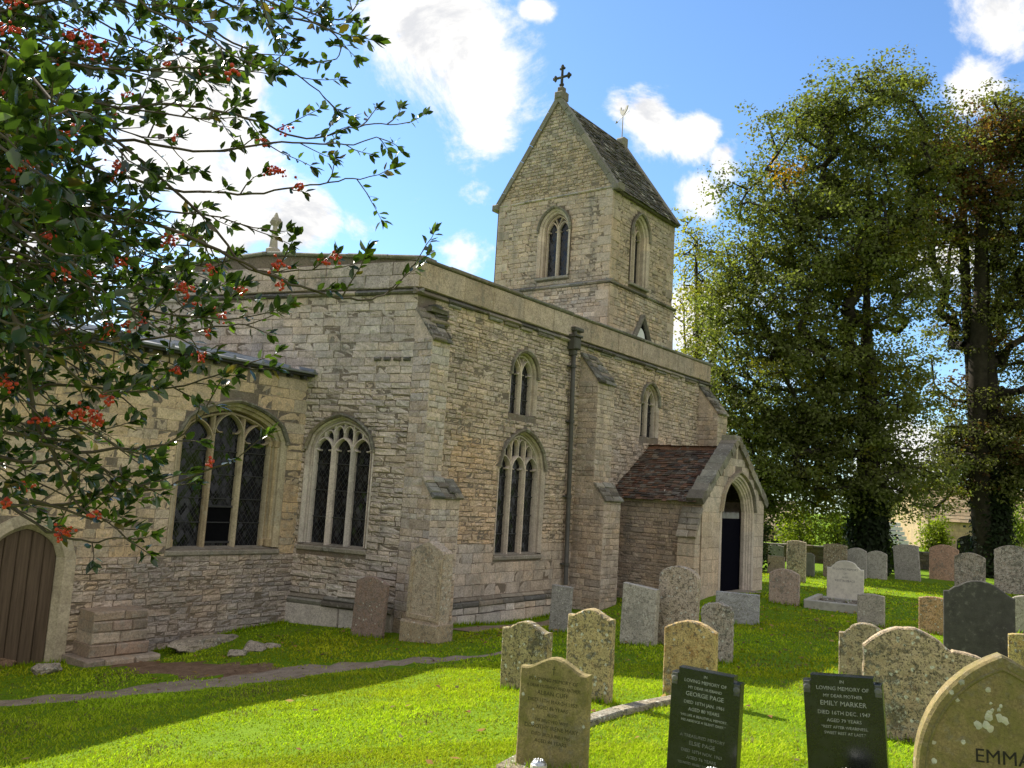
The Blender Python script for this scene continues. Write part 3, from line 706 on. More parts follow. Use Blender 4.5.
# --- buttresses
def buttress(F, u0, u1, z0, stages, pal, mat='ashlar', rows=(.22, .36), lens=(1.1, 2.2), seed=1, cap=None):
    """stages: (top z, projection); each top is finished by a weathered slope; three faces of real stones"""
    mb = MB(); zb = z0; wths = []
    U1 = u1
    for i, st_ in enumerate(stages):
        zt, p = st_[:2]; u1 = st_[2] if len(st_) > 2 else U1
        pn = stages[i+1][1] if i+1 < len(stages) else 0.0
        block(mb, F, u0+.012, u1-.012, -.02, p-.012, zb, zt, MORT, .01)
        fr = Frame(F(u0, p-.012, 0)[:2], 0); fr.U, fr.N = F.U, F.N
        masonry(mb, fr, [(0.0, zb), (u1-u0, zb), (u1-u0, zt), (0.0, zt)], [], rows, lens, (.012, .022), pal, gap=.008, seed=seed+i, cj=.13)
        for (uu, sgn) in ((u0, -1), (u1, 1)):
            sf = Frame((0, 0), 0); sf.P = F(uu-.012*sgn, 0, 0); sf.U, sf.N = F.N, F.U*sgn
            masonry(mb, sf, [(0.0, zb), (p, zb), (p, zt), (0.0, zt)], [], rows, lens, (.012, .022), pal, gap=.008, seed=seed+10+i+sgn, cj=.13)
        if p-pn > .05:
            rise = (p-pn)*1.25; a0 = F(u0+.006, p+.004, zt); b0 = F(u1-.006, p+.004, zt); a1 = F(u0+.006, pn+.004, zt+rise); b1 = F(u1-.006, pn+.004, zt+rise); a2 = F(u0+.006, -.02, zt); b2 = F(u1-.006, -.02, zt); a3 = F(u0+.006, -.02, zt+rise); b3 = F(u1-.006, -.02, zt+rise)
            mb.add([a0, a1, a3, a2], [(0, 1, 2, 3)], jit(pal[0], .1)); mb.add([b0, b1, b3, b2], [(0, 1, 2, 3)], jit(pal[0], .1)); mb.add([a0, b0, b1, a1], [(0, 1, 2, 3)], MORT)
            SW = Slope(F(u0-.03, p+.05, zt-.05), F.U, F(0, pn, zt+rise)-F(0, p+.05, zt-.05)); hl = math.hypot(p-pn+.05, rise+.05); SW.N = SW.N if SW.N@F.N > 0 else -SW.N
            wth = MB(); v_ = 0.0
            while v_ < hl-.03:
                dv = min(rng.uniform(.10, .18), hl-v_); u_ = 0.0
                while u_ < u1-u0+.05: l_ = min(rng.uniform(.22, .45), u1-u0+.06-u_); block(wth, SW, u_+.004, u_+l_-.004, -.005, .045+rng.uniform(-.02, .03), v_+.004, v_+dv, jit(rng.choice(PAL_B), .35), .02, .014); u_ += l_
                v_ += dv
            wths.append(wth)
        zb = zt
    o = mb.build('buttress', M[mat], church)
    for wth in wths: wth.build('weathering', M['weathered'], o)
    return o
buttress(S_, -.02, .56, -.75, [(2.16, .74, .80), (5.15, .48, .50)], PAL_S+PAL_E, 'rubble', (.09, .19), (1.0, 2.6), seed=20)
buttress(S_, 5.98, 6.78, -.75, [(2.28, .88), (5.15, .56)], PAL_S, 'rubble', (.08, .17), (1.0, 2.8), seed=40)
buttress(S_, 12.95, 13.66, -.4, [(5.12, .66)], PAL_S, 'rubble', (.10, .2), (1.0, 2.4), seed=60)
mb = MB()   # crumbled corbel stones near the corner under the string
for q in range(9): block(mb, S_, rng.uniform(.0, .4), rng.uniform(.5, .75), -.02, rng.uniform(.1, .3), 5.2+q*.075, 5.29+q*.075, jit(rng.choice(PAL_B), .35), .03, .03)
mb.build('eroded_corbel', M['weathered'], church); mb = MB()
for q in range(4): block(mb, E_, .05+q*.22, .2+q*.22, -.02, .07, 4.72, 4.79, jit(rng.choice(PAL_B), .3), .02, .01)
mb.build('eroded_corbel', M['weathered'], church)

# --- rainwater pipe with hopper head
mb = MB(); tube(mb, [S_(5.66-.030*z, .12, z) for z in (.22, 2.3, 2.31, 4.4, 5.95)], [.055]*5, (.07, .065, .055), 10)
pipe = mb.build('downpipe', M['pipe'], church, True)
mb = MB(); block(mb, S_, 5.34, 5.63, -.0, .24, 5.86, 6.16, (.06, .055, .05), .03); block(mb, S_, 5.31, 5.66, -.0, .27, 6.16, 6.22, (.06, .055, .05), .02)
block(mb, S_, 5.41, 5.57, -.0, .19, 5.72, 5.86, (.06, .055, .05), .03); block(mb, S_, 5.40, 5.80, .03, .20, 6.33, 6.42, (.07, .07, .07), .02); tube(mb, [S_(5.49, .12, 6.2), S_(5.49, .12, 6.4)], [.05, .05], (.06, .055, .05), 8)
mb.build('hopper', M['pipe'], pipe)
for z in (.7, 2.3, 4.1, 5.45):
    mb = MB(); tube(mb, [S_(5.66-.03*z, .12, z-.035), S_(5.66-.03*z, .12, z+.035)], [.075, .075], (.06, .055, .05), 10); block(mb, S_, 5.54-.03*z, 5.78-.03*z, 0, .09, z-.02, z+.02, (.06, .055, .05), .01); mb.build('bracket', M['pipe'], pipe)

# --- nave body and roof behind the parapets
mb = MB(); NW = [np.array(S_(LN, 0, 0)), np.array(S_(0, 0, 0))]; far = E_(7.48, 0, 0); q0 = np.array([LN, far[1], 0])
for a, b in ((S_(LN, 0, 0), q0), (q0, far)):
    mb.add([a+np.array([0, 0, -.8]), b+np.array([0, 0, -.8]), b+np.array([0, 0, 6.75]), a+np.array([0, 0, 6.75])], [(0, 1, 2, 3)], (.33, .29, .22))
mb.build('nave_wall', M['ashlar'], church)
mb = MB(); r0, r1 = E_(3.74, -.3, 6.95), np.array([LN-.2, E_(3.74, 0, 0)[1], 6.95])
a0, a1 = S_(.1, -.25, 6.5), S_(LN-.2, -.25, 6.5); b0, b1 = E_(7.3, -.3, 6.5), np.array([LN-.2, far[1]-.2, 6.5])
mb.add([a0, a1, r1, r0], [(0, 1, 2, 3)]); mb.add([r0, r1, b1, b0], [(0, 1, 2, 3)]); mb.add([S_(0, -.03, 6.45), S_(LN, -.03, 6.45), q0+np.array([0, 0, 6.45]), far+np.array([0, 0, 6.45])], [(0, 1, 2, 3)]); mb.build('nave_roof', M['lead'], church)  # the flat sheet under the slopes is added to stop sun leaking through

# --- chancel
WC = dict(u=-1.58, ag=.97, zs=.98, zsp=3.02, za=3.50, jamb=.17)
DC = dict(u=-5.06, ag=.50, zs=-.85, zsp=.86, za=1.30, jamb=.06)
CL = -11.0
mb = MB(); panel(mb, C_, [(CL, -1.1), (.02, -1.1), (.02, 4.38), (CL, 4.38)], [opening(*k5(WC)), opening(DC['ag'], -1.0, DC['zsp'], DC['za'], DC['u'], .06)])
gaps = [stone_gap(*k5(WC)), stone_gap(DC['ag'], -1.0, DC['zsp'], DC['za'], DC['u'], .2)]
def cpatch(u, z, c):
    return tuple(a*b for a, b in zip(c, (.86, .89, .98))) if z < .85 and u > -4 else c
masonry(mb, C_, [(CL, -1.0), (.0, -1.0), (.0, .85), (CL, .85)], gaps, (.065, .125), (1.5, 3.6), (.002, .030), [(.50, .425, .345), (.47, .41, .35), (.54, .455, .36), (.43, .38, .33)], seed=70, wob=.011, gap=.013, cj=.15, colfn=cpatch)
masonry(mb, C_, [(CL, .85), (.0, .85), (.0, 4.30), (CL, 4.30)], gaps, (.13, .27), (1.2, 2.6), (.001, .012), [(.60, .475, .325), (.58, .46, .32), (.62, .50, .345), (.53, .45, .345)], seed=71, wob=.005, gap=.007, cj=.10)
mb.build('chancel_wall', M['rubble'], church)
wc = window(C_, WC['u'], WC['ag'], WC['zs'], WC['zsp'], WC['za'], 3, .34, WC['jamb'], bars=4, trac='simple', pal=[(.42, .35, .24), (.40, .34, .24), (.44, .38, .27)])
mb = MB()   # shafts on the jambs of the big chancel window
for sg in (-1, 1):
    for dd, nn in ((WC['jamb']*.45, -.15), (WC['jamb']*.12, -.27)):
        x = WC['u']+sg*(WC['ag']+dd); tube(mb, [C_(x, nn, z) for z in (1.0, 1.12, 1.14, 2.9, 2.92, 3.03)], [.07, .07, .042, .042, .065, .07], (.40, .32, .20), 8)
mb.build('jamb_shaft', M['dressed'], wc)
mb = MB(); xa, xb = WC['u']-.30, WC['u']+.30
for z_ in (1.72, 1.06): block(mb, C_, xa, xb, -.34, -.29, z_-.02, z_+.02, (.22, .2, .18), .005)
cas = mb.build('casement', M['iron'], wc); mb = MB(); panel(mb, C_, [(xa+.02, 1.08), (xb-.02, 1.08), (xb-.02, 1.70), (xa+.02, 1.70)], n=-.332); mb.build('casement_shade', M['dark'], wc)  # black sheet paints the unlit inside of the open casement
# priest's door
mb = MB(); o = lambda d: arch(DC['ag'], DC['zsp'], DC['za'], DC['u'], d, 10, -.95)
loft(mb, C_, [(o(.26), -.01), (o(.26), .022), (o(.08), .025), (o(.06), -.01), (o(.0), -.09), (o(.0), -.2)], [(.44, .38, .27), (.41, .355, .26), (.46, .40, .30)], 3, .12)
ds = mb.build('door_surround', M['dressed'], church)
mb = MB(); n_pl = 5; wpl = 2*DC['ag']/n_pl
for i in range(n_pl):
    u0 = DC['u']-DC['ag']+i*wpl; ol = [p for p in arch(DC['ag'], DC['zsp'], DC['za'], DC['u'], 0, 24, -.95)]
    xs = [u0+.006+(wpl-.012)*q/4 for q in range(5)]
    def topz(x):
        b = -.95
        for (x0, y0), (x1, y1) in zip(ol[:-1], ol[1:]):
            if min(x0, x1) <= x <= max(x0, x1) and abs(x1-x0) > 1e-6: b = max(b, y0+(y1-y0)*(x-x0)/(x1-x0))
        return b
    V = [C_(x, -.11, -.95) for x in xs]+[C_(x, -.11, topz(x)) for x in xs]
    Bk = [C_(x+.012*(1 if x == xs[0] else -1 if x == xs[-1] else 0), -.098, -.95) for x in xs]+[C_(x+.012*(1 if x == xs[0] else -1 if x == xs[-1] else 0), -.098, topz(x)-.01) for x in xs]
    mb.add(Bk, [(k, k+1, k+6, k+5) for k in range(4)]); mb.add([V[0], Bk[0], Bk[5], V[5], V[4], Bk[4], Bk[9], V[9]], [(0, 1, 2, 3), (4, 5, 6, 7)])
panel(mb, C_, arch(DC['ag'], DC['zsp'], DC['za'], DC['u'], 0, 10, -.95), n=-.125)
dr = mb.build('door', M['door'], church)
mb = MB(); hx = DC['u']-.36
ring = [C_(hx+.06*math.cos(a), -.075, -.02+.06*math.sin(a)) for a in np.linspace(0, 2*math.pi, 13)]; tube(mb, ring, [.010]*13, (.02, .02, .02), 6); block(mb, C_, hx-.03, hx+.03, -.1, -.08, .02, .09, (.02, .02, .02), .005)
mb.build('handle', M['iron'], dr)
# rough stone stub and step beside the door
mb = MB(); bb = Frame(C_(-4.15, 0, 0)[:2], -1.733)
for q, (z0, z1, p, x0, x1) in enumerate([(-1.0, -.64, .78, -.20, 1.04), (-.64, -.45, .58, -.04, .94), (-.45, -.27, .54, .0, .92), (-.27, -.10, .53, .0, .92), (-.10, .05, .50, .01, .91)]):
    x = x0
    while x < x1-.05:
        l = min(rng.uniform(.30, .6), x1-x); l = x1-x if x1-x-l < .2 else l
        block(mb, bb, x+.002, x+l-.002, 0, p+rng.uniform(-.018, .018), z0+.002, z1-.002, jit(rng.choice([(.40, .34, .28), (.46, .395, .33), (.33, .28, .235), (.38, .30, .25)]), .15), .025, .012); x += l
mb.build('stone_stub', M['rubble'], church)
# chancel roof: lead with a dark eave
cn = C_.N*-1
mb = MB(); e0, e1 = C_(CL, .22, 4.46), C_(.03, .22, 4.46); h0, h1 = C_(CL, -3.0, 5.05), C_(.03, -3.0, 5.05)
mb.add([e0, e1, h1, h0], [(0, 1, 2, 3)]); mb.add([h0, h1, C_(.0, -5.0, 4.4), C_(CL, -5.0, 4.4)], [(0, 1, 2, 3)])
block(mb, C_, CL, .03, .17, .225, 4.425, 4.467, (.1, .1, .1), .008)
x = CL+.4
while x < 0: 
    V = [C_(x-.03, .23, 4.465), C_(x+.03, .23, 4.465), C_(x+.03, -3, 5.06), C_(x-.03, -3, 5.06), C_(x-.02, .23, 4.52), C_(x+.02, .23, 4.52), C_(x+.02, -3, 5.11), C_(x-.02, -3, 5.11)]
    mb.add(V, [(0, 1, 5, 4), (1, 2, 6, 5), (3, 0, 4, 7), (4, 5, 6, 7)]); x += .62
cr = mb.build('chancel_roof', M['lead'], church)
mb = MB(); block(mb, C_, CL, .02, .0, .15, 4.38, 4.44, (.02, .02, .02), .01)
x = CL+.2
while x < 0: block(mb, C_, x, x+.07, .0, .14, 4.32, 4.38, jit((.035, .03, .028), .3), .01); x += .33
mb.build('eave_board', M['iron'], cr)
mb = MB(); n0, n1 = C_(CL, -5, 0), C_(.0, -5, 0)
for a, b in ((n0, n1), (C_(CL, 0, 0), n0)): mb.add([a+np.array([0, 0, -1.]), b+np.array([0, 0, -1.]), b+np.array([0, 0, 4.4]), a+np.array([0, 0, 4.4])], [(0, 1, 2, 3)], (.33, .29, .22))
g_ = C_(CL, 0, 0); mb.add([C_(CL, .0, 4.4), C_(CL, -3, 5.04), C_(CL, -5, 4.4)], [(0, 1, 2)], (.33, .29, .22))
mb.build('chancel_wall', M['ashlar'], church)

# --- tower
ZS, ZE, ZA = 9.114, 12.2, 15.72
WT1 = dict(u=2.22, ag=.44, zs=9.46, zsp=11.02, za=11.58, jamb=.16); WT2 = dict(u=1.88, ag=.42, zs=9.38, zsp=10.98, za=11.56, jamb=.16)
mb = MB(); inn = -.06
gab = [(.05, ZS), (TW-.05, ZS), (TW-.05, ZE), (TW/2, ZA-.1), (.05, ZE)]
panel(mb, TE_, gab, [opening(*k5(WT1))], n=inn); panel(mb, TE_, [(0, 5.5), (TW, 5.5), (TW, ZS), (0, ZS)])
masonry(mb, TE_, [(.05, ZS+.05), (TW-.05, ZS+.05), (TW-.05, ZE), (.05, ZE)], [stone_gap(*k5(WT1))], (.10, .19), (1.4, 3.0), (.002, .022), PAL_T, n0=inn, cj=.13, gap=.010, seed=80, wob=.009)
masonry(mb, TE_, [(.05, ZE), (TW-.05, ZE), (TW/2+.05, ZA-.15), (TW/2-.05, ZA-.15)], [], (.075, .14), (1.3, 2.6), (.002, .034), [(.45, .385, .315), (.48, .41, .33), (.42, .365, .305), (.51, .435, .35)], n0=inn, seed=81, wob=.011, cj=.18)
masonry(mb, TE_, [(0, 6.0), (TW, 6.0), (TW, ZS-.1), (0, ZS-.1)], [], (.10, .18), (1.4, 3.0), (.003, .03), PAL_S, seed=82)
panel(mb, TS_, [(.05, ZS), (TD-.05, ZS), (TD-.05, ZE), (.05, ZE)], [opening(*k5(WT2))], n=inn); panel(mb, TS_, [(0, 5.5), (TD, 5.5), (TD, ZS), (0, ZS)])
masonry(mb, TS_, [(.05, ZS+.05), (TD-.05, ZS+.05), (TD-.05, ZE-.05), (.05, ZE-.05)], [stone_gap(*k5(WT2))], (.09, .16), (1.4, 3.0), (.002, .022), PAL_T, n0=inn, cj=.13, gap=.010, seed=83, wob=.009)
masonry(mb, TS_, [(0, 6.0), (TD, 6.0), (TD, ZS-.1), (0, ZS-.1)], [], (.09, .16), (1.4, 3.0), (.003, .03), PAL_T, seed=84)
for (sx, sy, ex, ey) in ((TX+.05, TY+TW, TX+TD, TY+TW), (TX+TD-.06, TY+.06, TX+TD-.06, TY+TW-.06)):
    mb.add([(sx, sy, 5.5), (ex, ey, 5.5), (ex, ey, ZE), (sx, sy, ZE)], [(0, 1, 2, 3)], PAL_T[0])
xw = TX+TD-.08; mb.add([(xw, TY+.05, ZE), (xw, TY+TW-.05, ZE), (xw, TY+TW/2, ZA-.15)], [(0, 1, 2)], PAL_T[0])
for F, uu, sg in ((TE_, 0.0, 1), (TS_, 0.0, 1), (TS_, TD, -1), (TE_, TW, -1)):   # quoins
    z = 6.0; k = 0
    while z < ZE-.2:
        h = rng.uniform(.24, .36); l = .5 if k % 2 else .28; nn = .034 if z+h < ZS-.08 else -.03; ins = 0.0 if z+h < ZS-.08 else .05
        if not (ZS-.12 < z+h and z < ZS+.05):
            a, b = sorted((uu+sg*ins, uu+sg*(l+ins))); block(mb, F, a, b, -.1, nn, z+.004, z+h-.004, jit(rng.choice(PAL_T), .16), .012, .005)
        z += h; k += 1
mb.build('tower_wall', M['rubble'], church)
mb = MB()
for F, L in ((TE_, TW), (TS_, TD)):
    u = -.09
    while u < L+.08:
        l = min(rng.uniform(.5, .9), L+.09-u)
        block(mb, F, u+.003, u+l, -.1, .10+rng.uniform(-.025, .01), ZS-.09, ZS+.07, jit(rng.choice(PAL_B[:3]), .3), .03, .01, .09); u += l
    mb.build('string_course', M['weathered'], church); mb = MB()
u = .0
while u < TW: l = rng.uniform(.5, .9); l = min(l, TW-u); block(mb, TE_, u+.003, u+l, -.1, -.005+rng.uniform(-.02, .01), ZE-.07, ZE+.03, jit(rng.choice(PAL_T), .2), .02, .01, .03); u += max(l, .05)
mb.build('string_course', M['weathered'], church)
window(TE_, WT1['u'], WT1['ag'], WT1['zs'], WT1['zsp'], WT1['za'], 2, .34, WT1['jamb'], bars=0, pal=PAL_A, mull=.12, name='belfry_window')
window(TS_, WT2['u'], WT2['ag'], WT2['zs'], WT2['zsp'], WT2['za'], 2, .34, WT2['jamb'], bars=0, pal=PAL_T, mull=.12, name='belfry_window')
# triangular hooded niche with a pale dial low on the south face
mb = MB(); cxn = 2.10
for sg in (-1, 1):
    P0, P1 = np.array([cxn+sg*.60, 7.45]), np.array([cxn, 8.34]); d = P1-P0; d = d/np.linalg.norm(d)
    bar(mb, TS_, [tuple(P0), tuple(P1+d*.04)], .13, -.02, .16+.003*sg, (.20, .185, .16))
nt = mb.build('hooded_niche', M['weathered'], church)
mb = MB(); panel(mb, TS_, [(cxn-.52, 7.45), (cxn+.52, 7.45), (cxn, 8.24)], n=.040); mb.build('recess_shade', M['dark'], nt)  # flat black triangle on the wall, painted in place of shade under the hood
mb = MB(); pts = [(cxn-.12+.34*math.cos(a), 7.52+.42*math.sin(a)) for a in np.linspace(0, math.pi, 14)]
panel(mb, TS_, pts, n=.07, col=(.7, .7, .7)); mb.build('dial', M['white'], nt)

def tiles(mb, SL, w_, h_, rowh, wid, thick, pal, seed, cj=.3, jitz=.008, trim=None, lichen=0.0):
    """overlapping tiles on a slope, real thickness and tilt"""
    g = random.Random(seed); v = -.04; k = 0
    while v < h_:
        u = -wid*(.5 if k % 2 else 0)*g.uniform(.6, 1.2); a0, a1 = (0, w_) if trim is None else trim(v)
        while u < w_:
            l = wid*g.uniform(.75, 1.25); ua, ub = max(u, a0), min(u+l, a1)
            if ub-ua > .03:
                hh = rowh*1.35; n1, n2 = thick*1.7+g.uniform(-jitz, jitz), thick*.5
                dv = g.uniform(-.012, .012)
                P = [SL(ua+.003, n1, v+dv), SL(ub-.003, n1+g.uniform(-jitz, jitz)*.6, v+dv+g.uniform(-.008, .008)), SL(ub-.003, n2, v+hh), SL(ua+.003, n2, v+hh),
                     SL(ua+.003, n1-thick, v+dv), SL(ub-.003, n1-thick, v+dv)]
                c = jit(g.choice(pal), cj, g)
                if g.random() < lichen: c = jit((.42, .40, .35), .2, g)
                mb.add(P, [(0, 1, 2, 3), (4, 5, 1, 0), (4, 0, 3), (1, 5, 2)], c)
            u += l
        v += rowh; k += 1

# tower roof
yr = TY+TW/2; sl_len = math.hypot(TW/2+.12, ZA-.12-ZE+.1)
SLS = Slope((TX+.12, TY-.12, ZE-.10), (1, 0, 0), (0, TW/2+.12, ZA-.14-ZE+.10)); SLN = Slope((TX+.12, TY+TW+.12, ZE-.10), (1, 0, 0), (0, -(TW/2+.12), ZA-.14-ZE+.10))
SLN.N = np.array([0, abs(SLN.N[1]), abs(SLN.N[2])]); 
mb = MB(); PALSL = [(.105, .095, .078), (.13, .115, .092), (.085, .078, .066), (.15, .135, .11)]
for SL in (SLS, SLN):
    mb.add([SL(0, 0, 0), SL(TD-.2, 0, 0), SL(TD-.2, 0, sl_len), SL(0, 0, sl_len)], [(0, 1, 2, 3)], (.05, .045, .04))
tiles(mb, SLS, TD-.2, sl_len, .155, .22, .022, PALSL, 90, .35, .02, lichen=.06)
tr_ = mb.build('tower_roof', M['slate'], church)
mb = MB(); x = TX+.2
while x < TX+TD-.1:
    l = rng.uniform(.32, .5); c = np.array([x, yr, ZA-.14-.10*math.sin((x-TX)/TD*math.pi)]); hh = rng.uniform(.05, .10)
    V = [c+np.array(q) for q in ((0, -.16, -.16), (0, 0, hh), (0, .16, -.16), (l, -.16, -.16), (l, 0, hh+rng.uniform(-.02, .02)), (l, .16, -.16))]
    mb.add(V, [(0, 1, 4, 3), (1, 2, 5, 4), (0, 2, 1), (3, 4, 5)], jit((.10, .09, .075), .3)); x += l+rng.choice([0, 0, .02])
mb.build('ridge_tile', M['slate'], tr_)
mb = MB()
def rake(x0, x1, zoff, apex, sgn):
    """raking gable coping"""
    n = 7; yb = TY+TW/2+sgn*(TW/2+.10); zb = ZE-.10
    for q in range(n):
        a, b = q/n, (q+.985)/n
        A = np.array([0, yb+(yr-yb)*a, zb+(apex-zb)*a]); B = np.array([0, yb+(yr-yb)*b, zb+(apex-zb)*b])
        d = (B-A)/np.linalg.norm(B-A); up = np.array([0, sgn*d[2], abs(d[1])]); up = up/np.linalg.norm(up); th = .07
        V = [A+up*th, B+up*th, B-up*.10, A-up*.10]; V = [np.array([x_, p[1], p[2]]) for x_ in (x0+rng.uniform(-.015, .015), x1) for p in V]
        mb.add(V, [(0, 1, 2, 3), (4, 5, 6, 7), (0, 1, 5, 4), (1, 2, 6, 5), (3, 0, 4, 7), (2, 3, 7, 6)], jit((.23, .21, .175), .2))
for sgn in (-1, 1): rake(TX-.015, TX+.22, 0, ZA-.02, sgn); rake(TX+TD-.28, TX+TD+.04, 0, ZA-.12, sgn)
block(mb, TE_, TW/2-.17, TW/2+.17, -.34, .07, ZA-.12, ZA+.16, (.2, .185, .155), .05, .01); block(mb, TE_, TW/2-.10, TW/2+.10, -.26, .0, ZA+.16, ZA+.34, (.17, .155, .13), .04, .01)
Fw = Frame((TX+TD, TY), 90, -1); block(mb, Fw, TW/2-.16, TW/2+.16, -.04, .32, ZA-.22, ZA+.10, (.27, .25, .21), .06, .01)
for uu in (-.08, TW+.08): block(mb, TE_, uu-.14, uu+.14, -.3, .07, ZE-.16, ZE+.06, (.22, .2, .165), .04, .01)
block(mb, TS_, .2, TD-.05, -.08, .10, ZE-.16, ZE-.06, (.16, .145, .12), .02)
mb.build('gable_coping', M['weathered'], church)
# floriated cross on the east gable
mb = MB(); cz = ZA+.34; cc = np.array([TX+.13, yr, 0])
Fc = Frame((TX+.13, yr), 90, -1); dk = (.06, .057, .05)
tube(mb, [Fc(0, 0, cz-.1), Fc(0, 0, cz+.12), Fc(0, 0, cz+.70)], [.075, .05, .042], dk, 8); tube(mb, [Fc(-.24, 0, cz+.38), Fc(.24, 0, cz+.38)], [.042, .042], dk, 8)
for (uu, zz) in ((-.27, .38), (.27, .38), (0, .72)):
    ax = (1, 0) if zz == .38 else (0, 1); s_ = np.sign(uu) if uu else 1
    for (du, dz, r_) in ((0, 0, .075), (ax[0]*.06*s_, ax[1]*.06, .055)): 
        c = Fc(uu+du, 0, cz+zz+dz); tube(mb, [c-Fc.U*.001-np.array([0, 0, r_]), c-np.array([0, 0, r_*.6]), c+np.array([0, 0, r_*.6]), c+np.array([0, 0, r_])], [.012, r_*.8, r_*.8, .012], dk, 8)
    for t_ in (-1, 1):
        c = Fc(uu+(0 if ax[0] else t_*.075), 0, cz+zz+(t_*.075 if ax[0] else 0)-(.03 if not ax[0] else 0)); tube(mb, [c-np.array([0, 0, .05]), c, c+np.array([0, 0, .05])], [.01, .05, .01], dk, 7)
tube(mb, [Fc(-.07, 0, cz+.10), Fc(.07, 0, cz+.10)], [.05, .05], dk, 7)
mb.build('gable_cross', M['weathered'], church)
# weathercock on the west gable
mb = MB(); vb = np.array([TX+TD-.15, yr, ZA+.1]); tube(mb, [vb, vb+np.array([0, 0, 1.15])], [.022, .014], (.3, .28, .2), 6)
vane = mb.build('weathervane', M['gilt'], church)
mb = MB(); Fv = Frame(vb[:2], 60, -1); body = [(-.30, 1.22), (-.36, 1.36), (-.27, 1.40), (-.18, 1.30), (-.02, 1.24), (.10, 1.34), (.16, 1.50), (.22, 1.46), (.25, 1.41), (.21, 1.36), (.19, 1.24), (.08, 1.10), (-.06, 1.06), (-.18, 1.12)]
zb_ = vb[2]-.05
for nn in (-.015, .015): panel(mb, Fv, [(a, b*.9+zb_) for a, b in body], n=nn, col=(.3, .27, .18))
for i in range(len(body)):
    (a, b), (c, d) = body[i], body[(i+1) % len(body)]; mb.add([Fv(a, -.015, b*.9+zb_), Fv(c, -.015, d*.9+zb_), Fv(c, .015, d*.9+zb_), Fv(a, .015, b*.9+zb_)], [(0, 1, 2, 3)])
mb.build('cockerel', M['gilt'], vane)
mb = MB(); tube(mb, [Fv(-.45, 0, zb_+.98), Fv(.50, 0, zb_+.86)], [.012, .012], (.3, .28, .2), 5); tube(mb, [Fv(.44, 0, zb_+.868), Fv(.56, 0, zb_+.853)], [.05, .004], (.3, .28, .2), 5); mb.build('pointer', M['gilt'], vane)

# --- porch
PX0, PX1, PP, PXR = 7.75, 11.78, 2.6, 9.78
PE_ = Frame((PX0, 0), 90, -1); PF_ = Frame((0, -PP), 0)
DP = dict(u=9.92, ag=.86, zs=.0, zsp=2.16, za=2.92, jamb=.15)
mb = MB(); panel(mb, PE_, [(-PP, -.5), (0.0, -.5), (0, 2.42), (-PP, 2.42)])
masonry(mb, PE_, [(-PP+.02, -.4), (0.0, -.4), (0, 2.4), (-PP+.02, 2.4)], [], (.07, .13), (1.4, 3.2), (.003, .028), [(.42, .345, .285), (.45, .37, .30), (.38, .32, .27), (.48, .40, .325)], seed=100, cj=.14, gap=.010)
mb.build('porch_wall', M['rubble'], church); mb = MB(); mb.add([(PX1, 0, -.5), (PX1, -PP, -.5), (PX1, -PP, 2.42), (PX1, 0, 2.42)], [(0, 1, 2, 3)], PAL_S[0])
mb.build('porch_wall', M['rubble'], church)
mb = MB(); gp_ = [(PX0-.02, -.4), (PX1+.02, -.4), (PX1+.02, 2.5), (PXR, 3.92), (PX0-.02, 2.5)]
dpo = opening(DP['ag'], -.5, DP['zsp'], DP['za'], DP['u'], DP['jamb']-.02)
dpo = [p for p in dpo if p[1] > -.3]; dpo = [(dpo[0][0], -.41)]+dpo+[(dpo[-1][0], -.41)]
dpo[0] = (dpo[0][0], -.39); dpo[-1] = (dpo[-1][0], -.39)
panel(mb, PF_, gp_, [dpo])
sg_ = stone_gap(DP['ag'], -.5, DP['zsp'], DP['za'], DP['u'], DP['jamb'])
masonry(mb, PF_, [(PX0-.02, -.4), (PX1+.02, -.4), (PX1+.02, 2.5), (PX0-.02, 2.5)], [sg_], (.24, .38), (1.2, 2.4), (.006, .012), PAL_A, gap=.007, seed=103, cj=.10, wob=.003)
masonry(mb, PF_, [(PX0-.02, 2.5), (PX1+.02, 2.5), (PXR+.05, 3.9), (PXR-.05, 3.9)], [sg_], (.2, .3), (1.2, 2.4), (.006, .012), PAL_A, gap=.007, seed=104, cj=.10, wob=.003)
mb.build('porch_gable', M['ashlar'], church)
mb = MB(); o = lambda d: arch(DP['ag'], DP['zsp'], DP['za'], DP['u'], d, 12, -.4)
J = DP['jamb']
loft(mb, PF_, [(o(J+.14), -.01), (o(J+.14), .018), (o(J+.02), .020), (o(J), -.02), (o(J*.70), -.04), (o(J*.66), -.07), (o(J*.36), -.09), (o(J*.30), -.12), (o(0), -.15), (o(0), -.24)], PAL_D, 3, .10)
ps = mb.build('porch_arch', M['dressed'], church)
h = MB(); oa = lambda d: arch(DP['ag'], DP['zsp'], DP['za'], DP['u'], d, 12, None); a0, a1, a2, a3 = oa(J+.10), oa(J+.12), oa(J+.17), oa(J+.18)
loft(h, PF_, [(a0, .0), (a0, .05), (a1, .10), (a2, .09), (a3, -.01)], [(.33, .29, .22), (.27, .24, .19)], 4, .2); h.build('hood_mould', M['ashlar'], ps)
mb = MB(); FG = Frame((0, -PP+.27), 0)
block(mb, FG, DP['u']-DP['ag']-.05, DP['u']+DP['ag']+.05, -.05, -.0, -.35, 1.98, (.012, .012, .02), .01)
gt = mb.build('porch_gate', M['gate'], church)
mb = MB(); x = DP['u']-DP['ag']+.03
while x < DP['u']+DP['ag']: tube(mb, [FG(x, -.02, 1.94), FG(x, -.02, 2.10), FG(x, -.02, 2.16)], [.014, .014, .002], (.5, .5, .5), 5); x += .085
mb.build('spikes', simple('spike_paint', (.45, .45, .44), .6), gt)
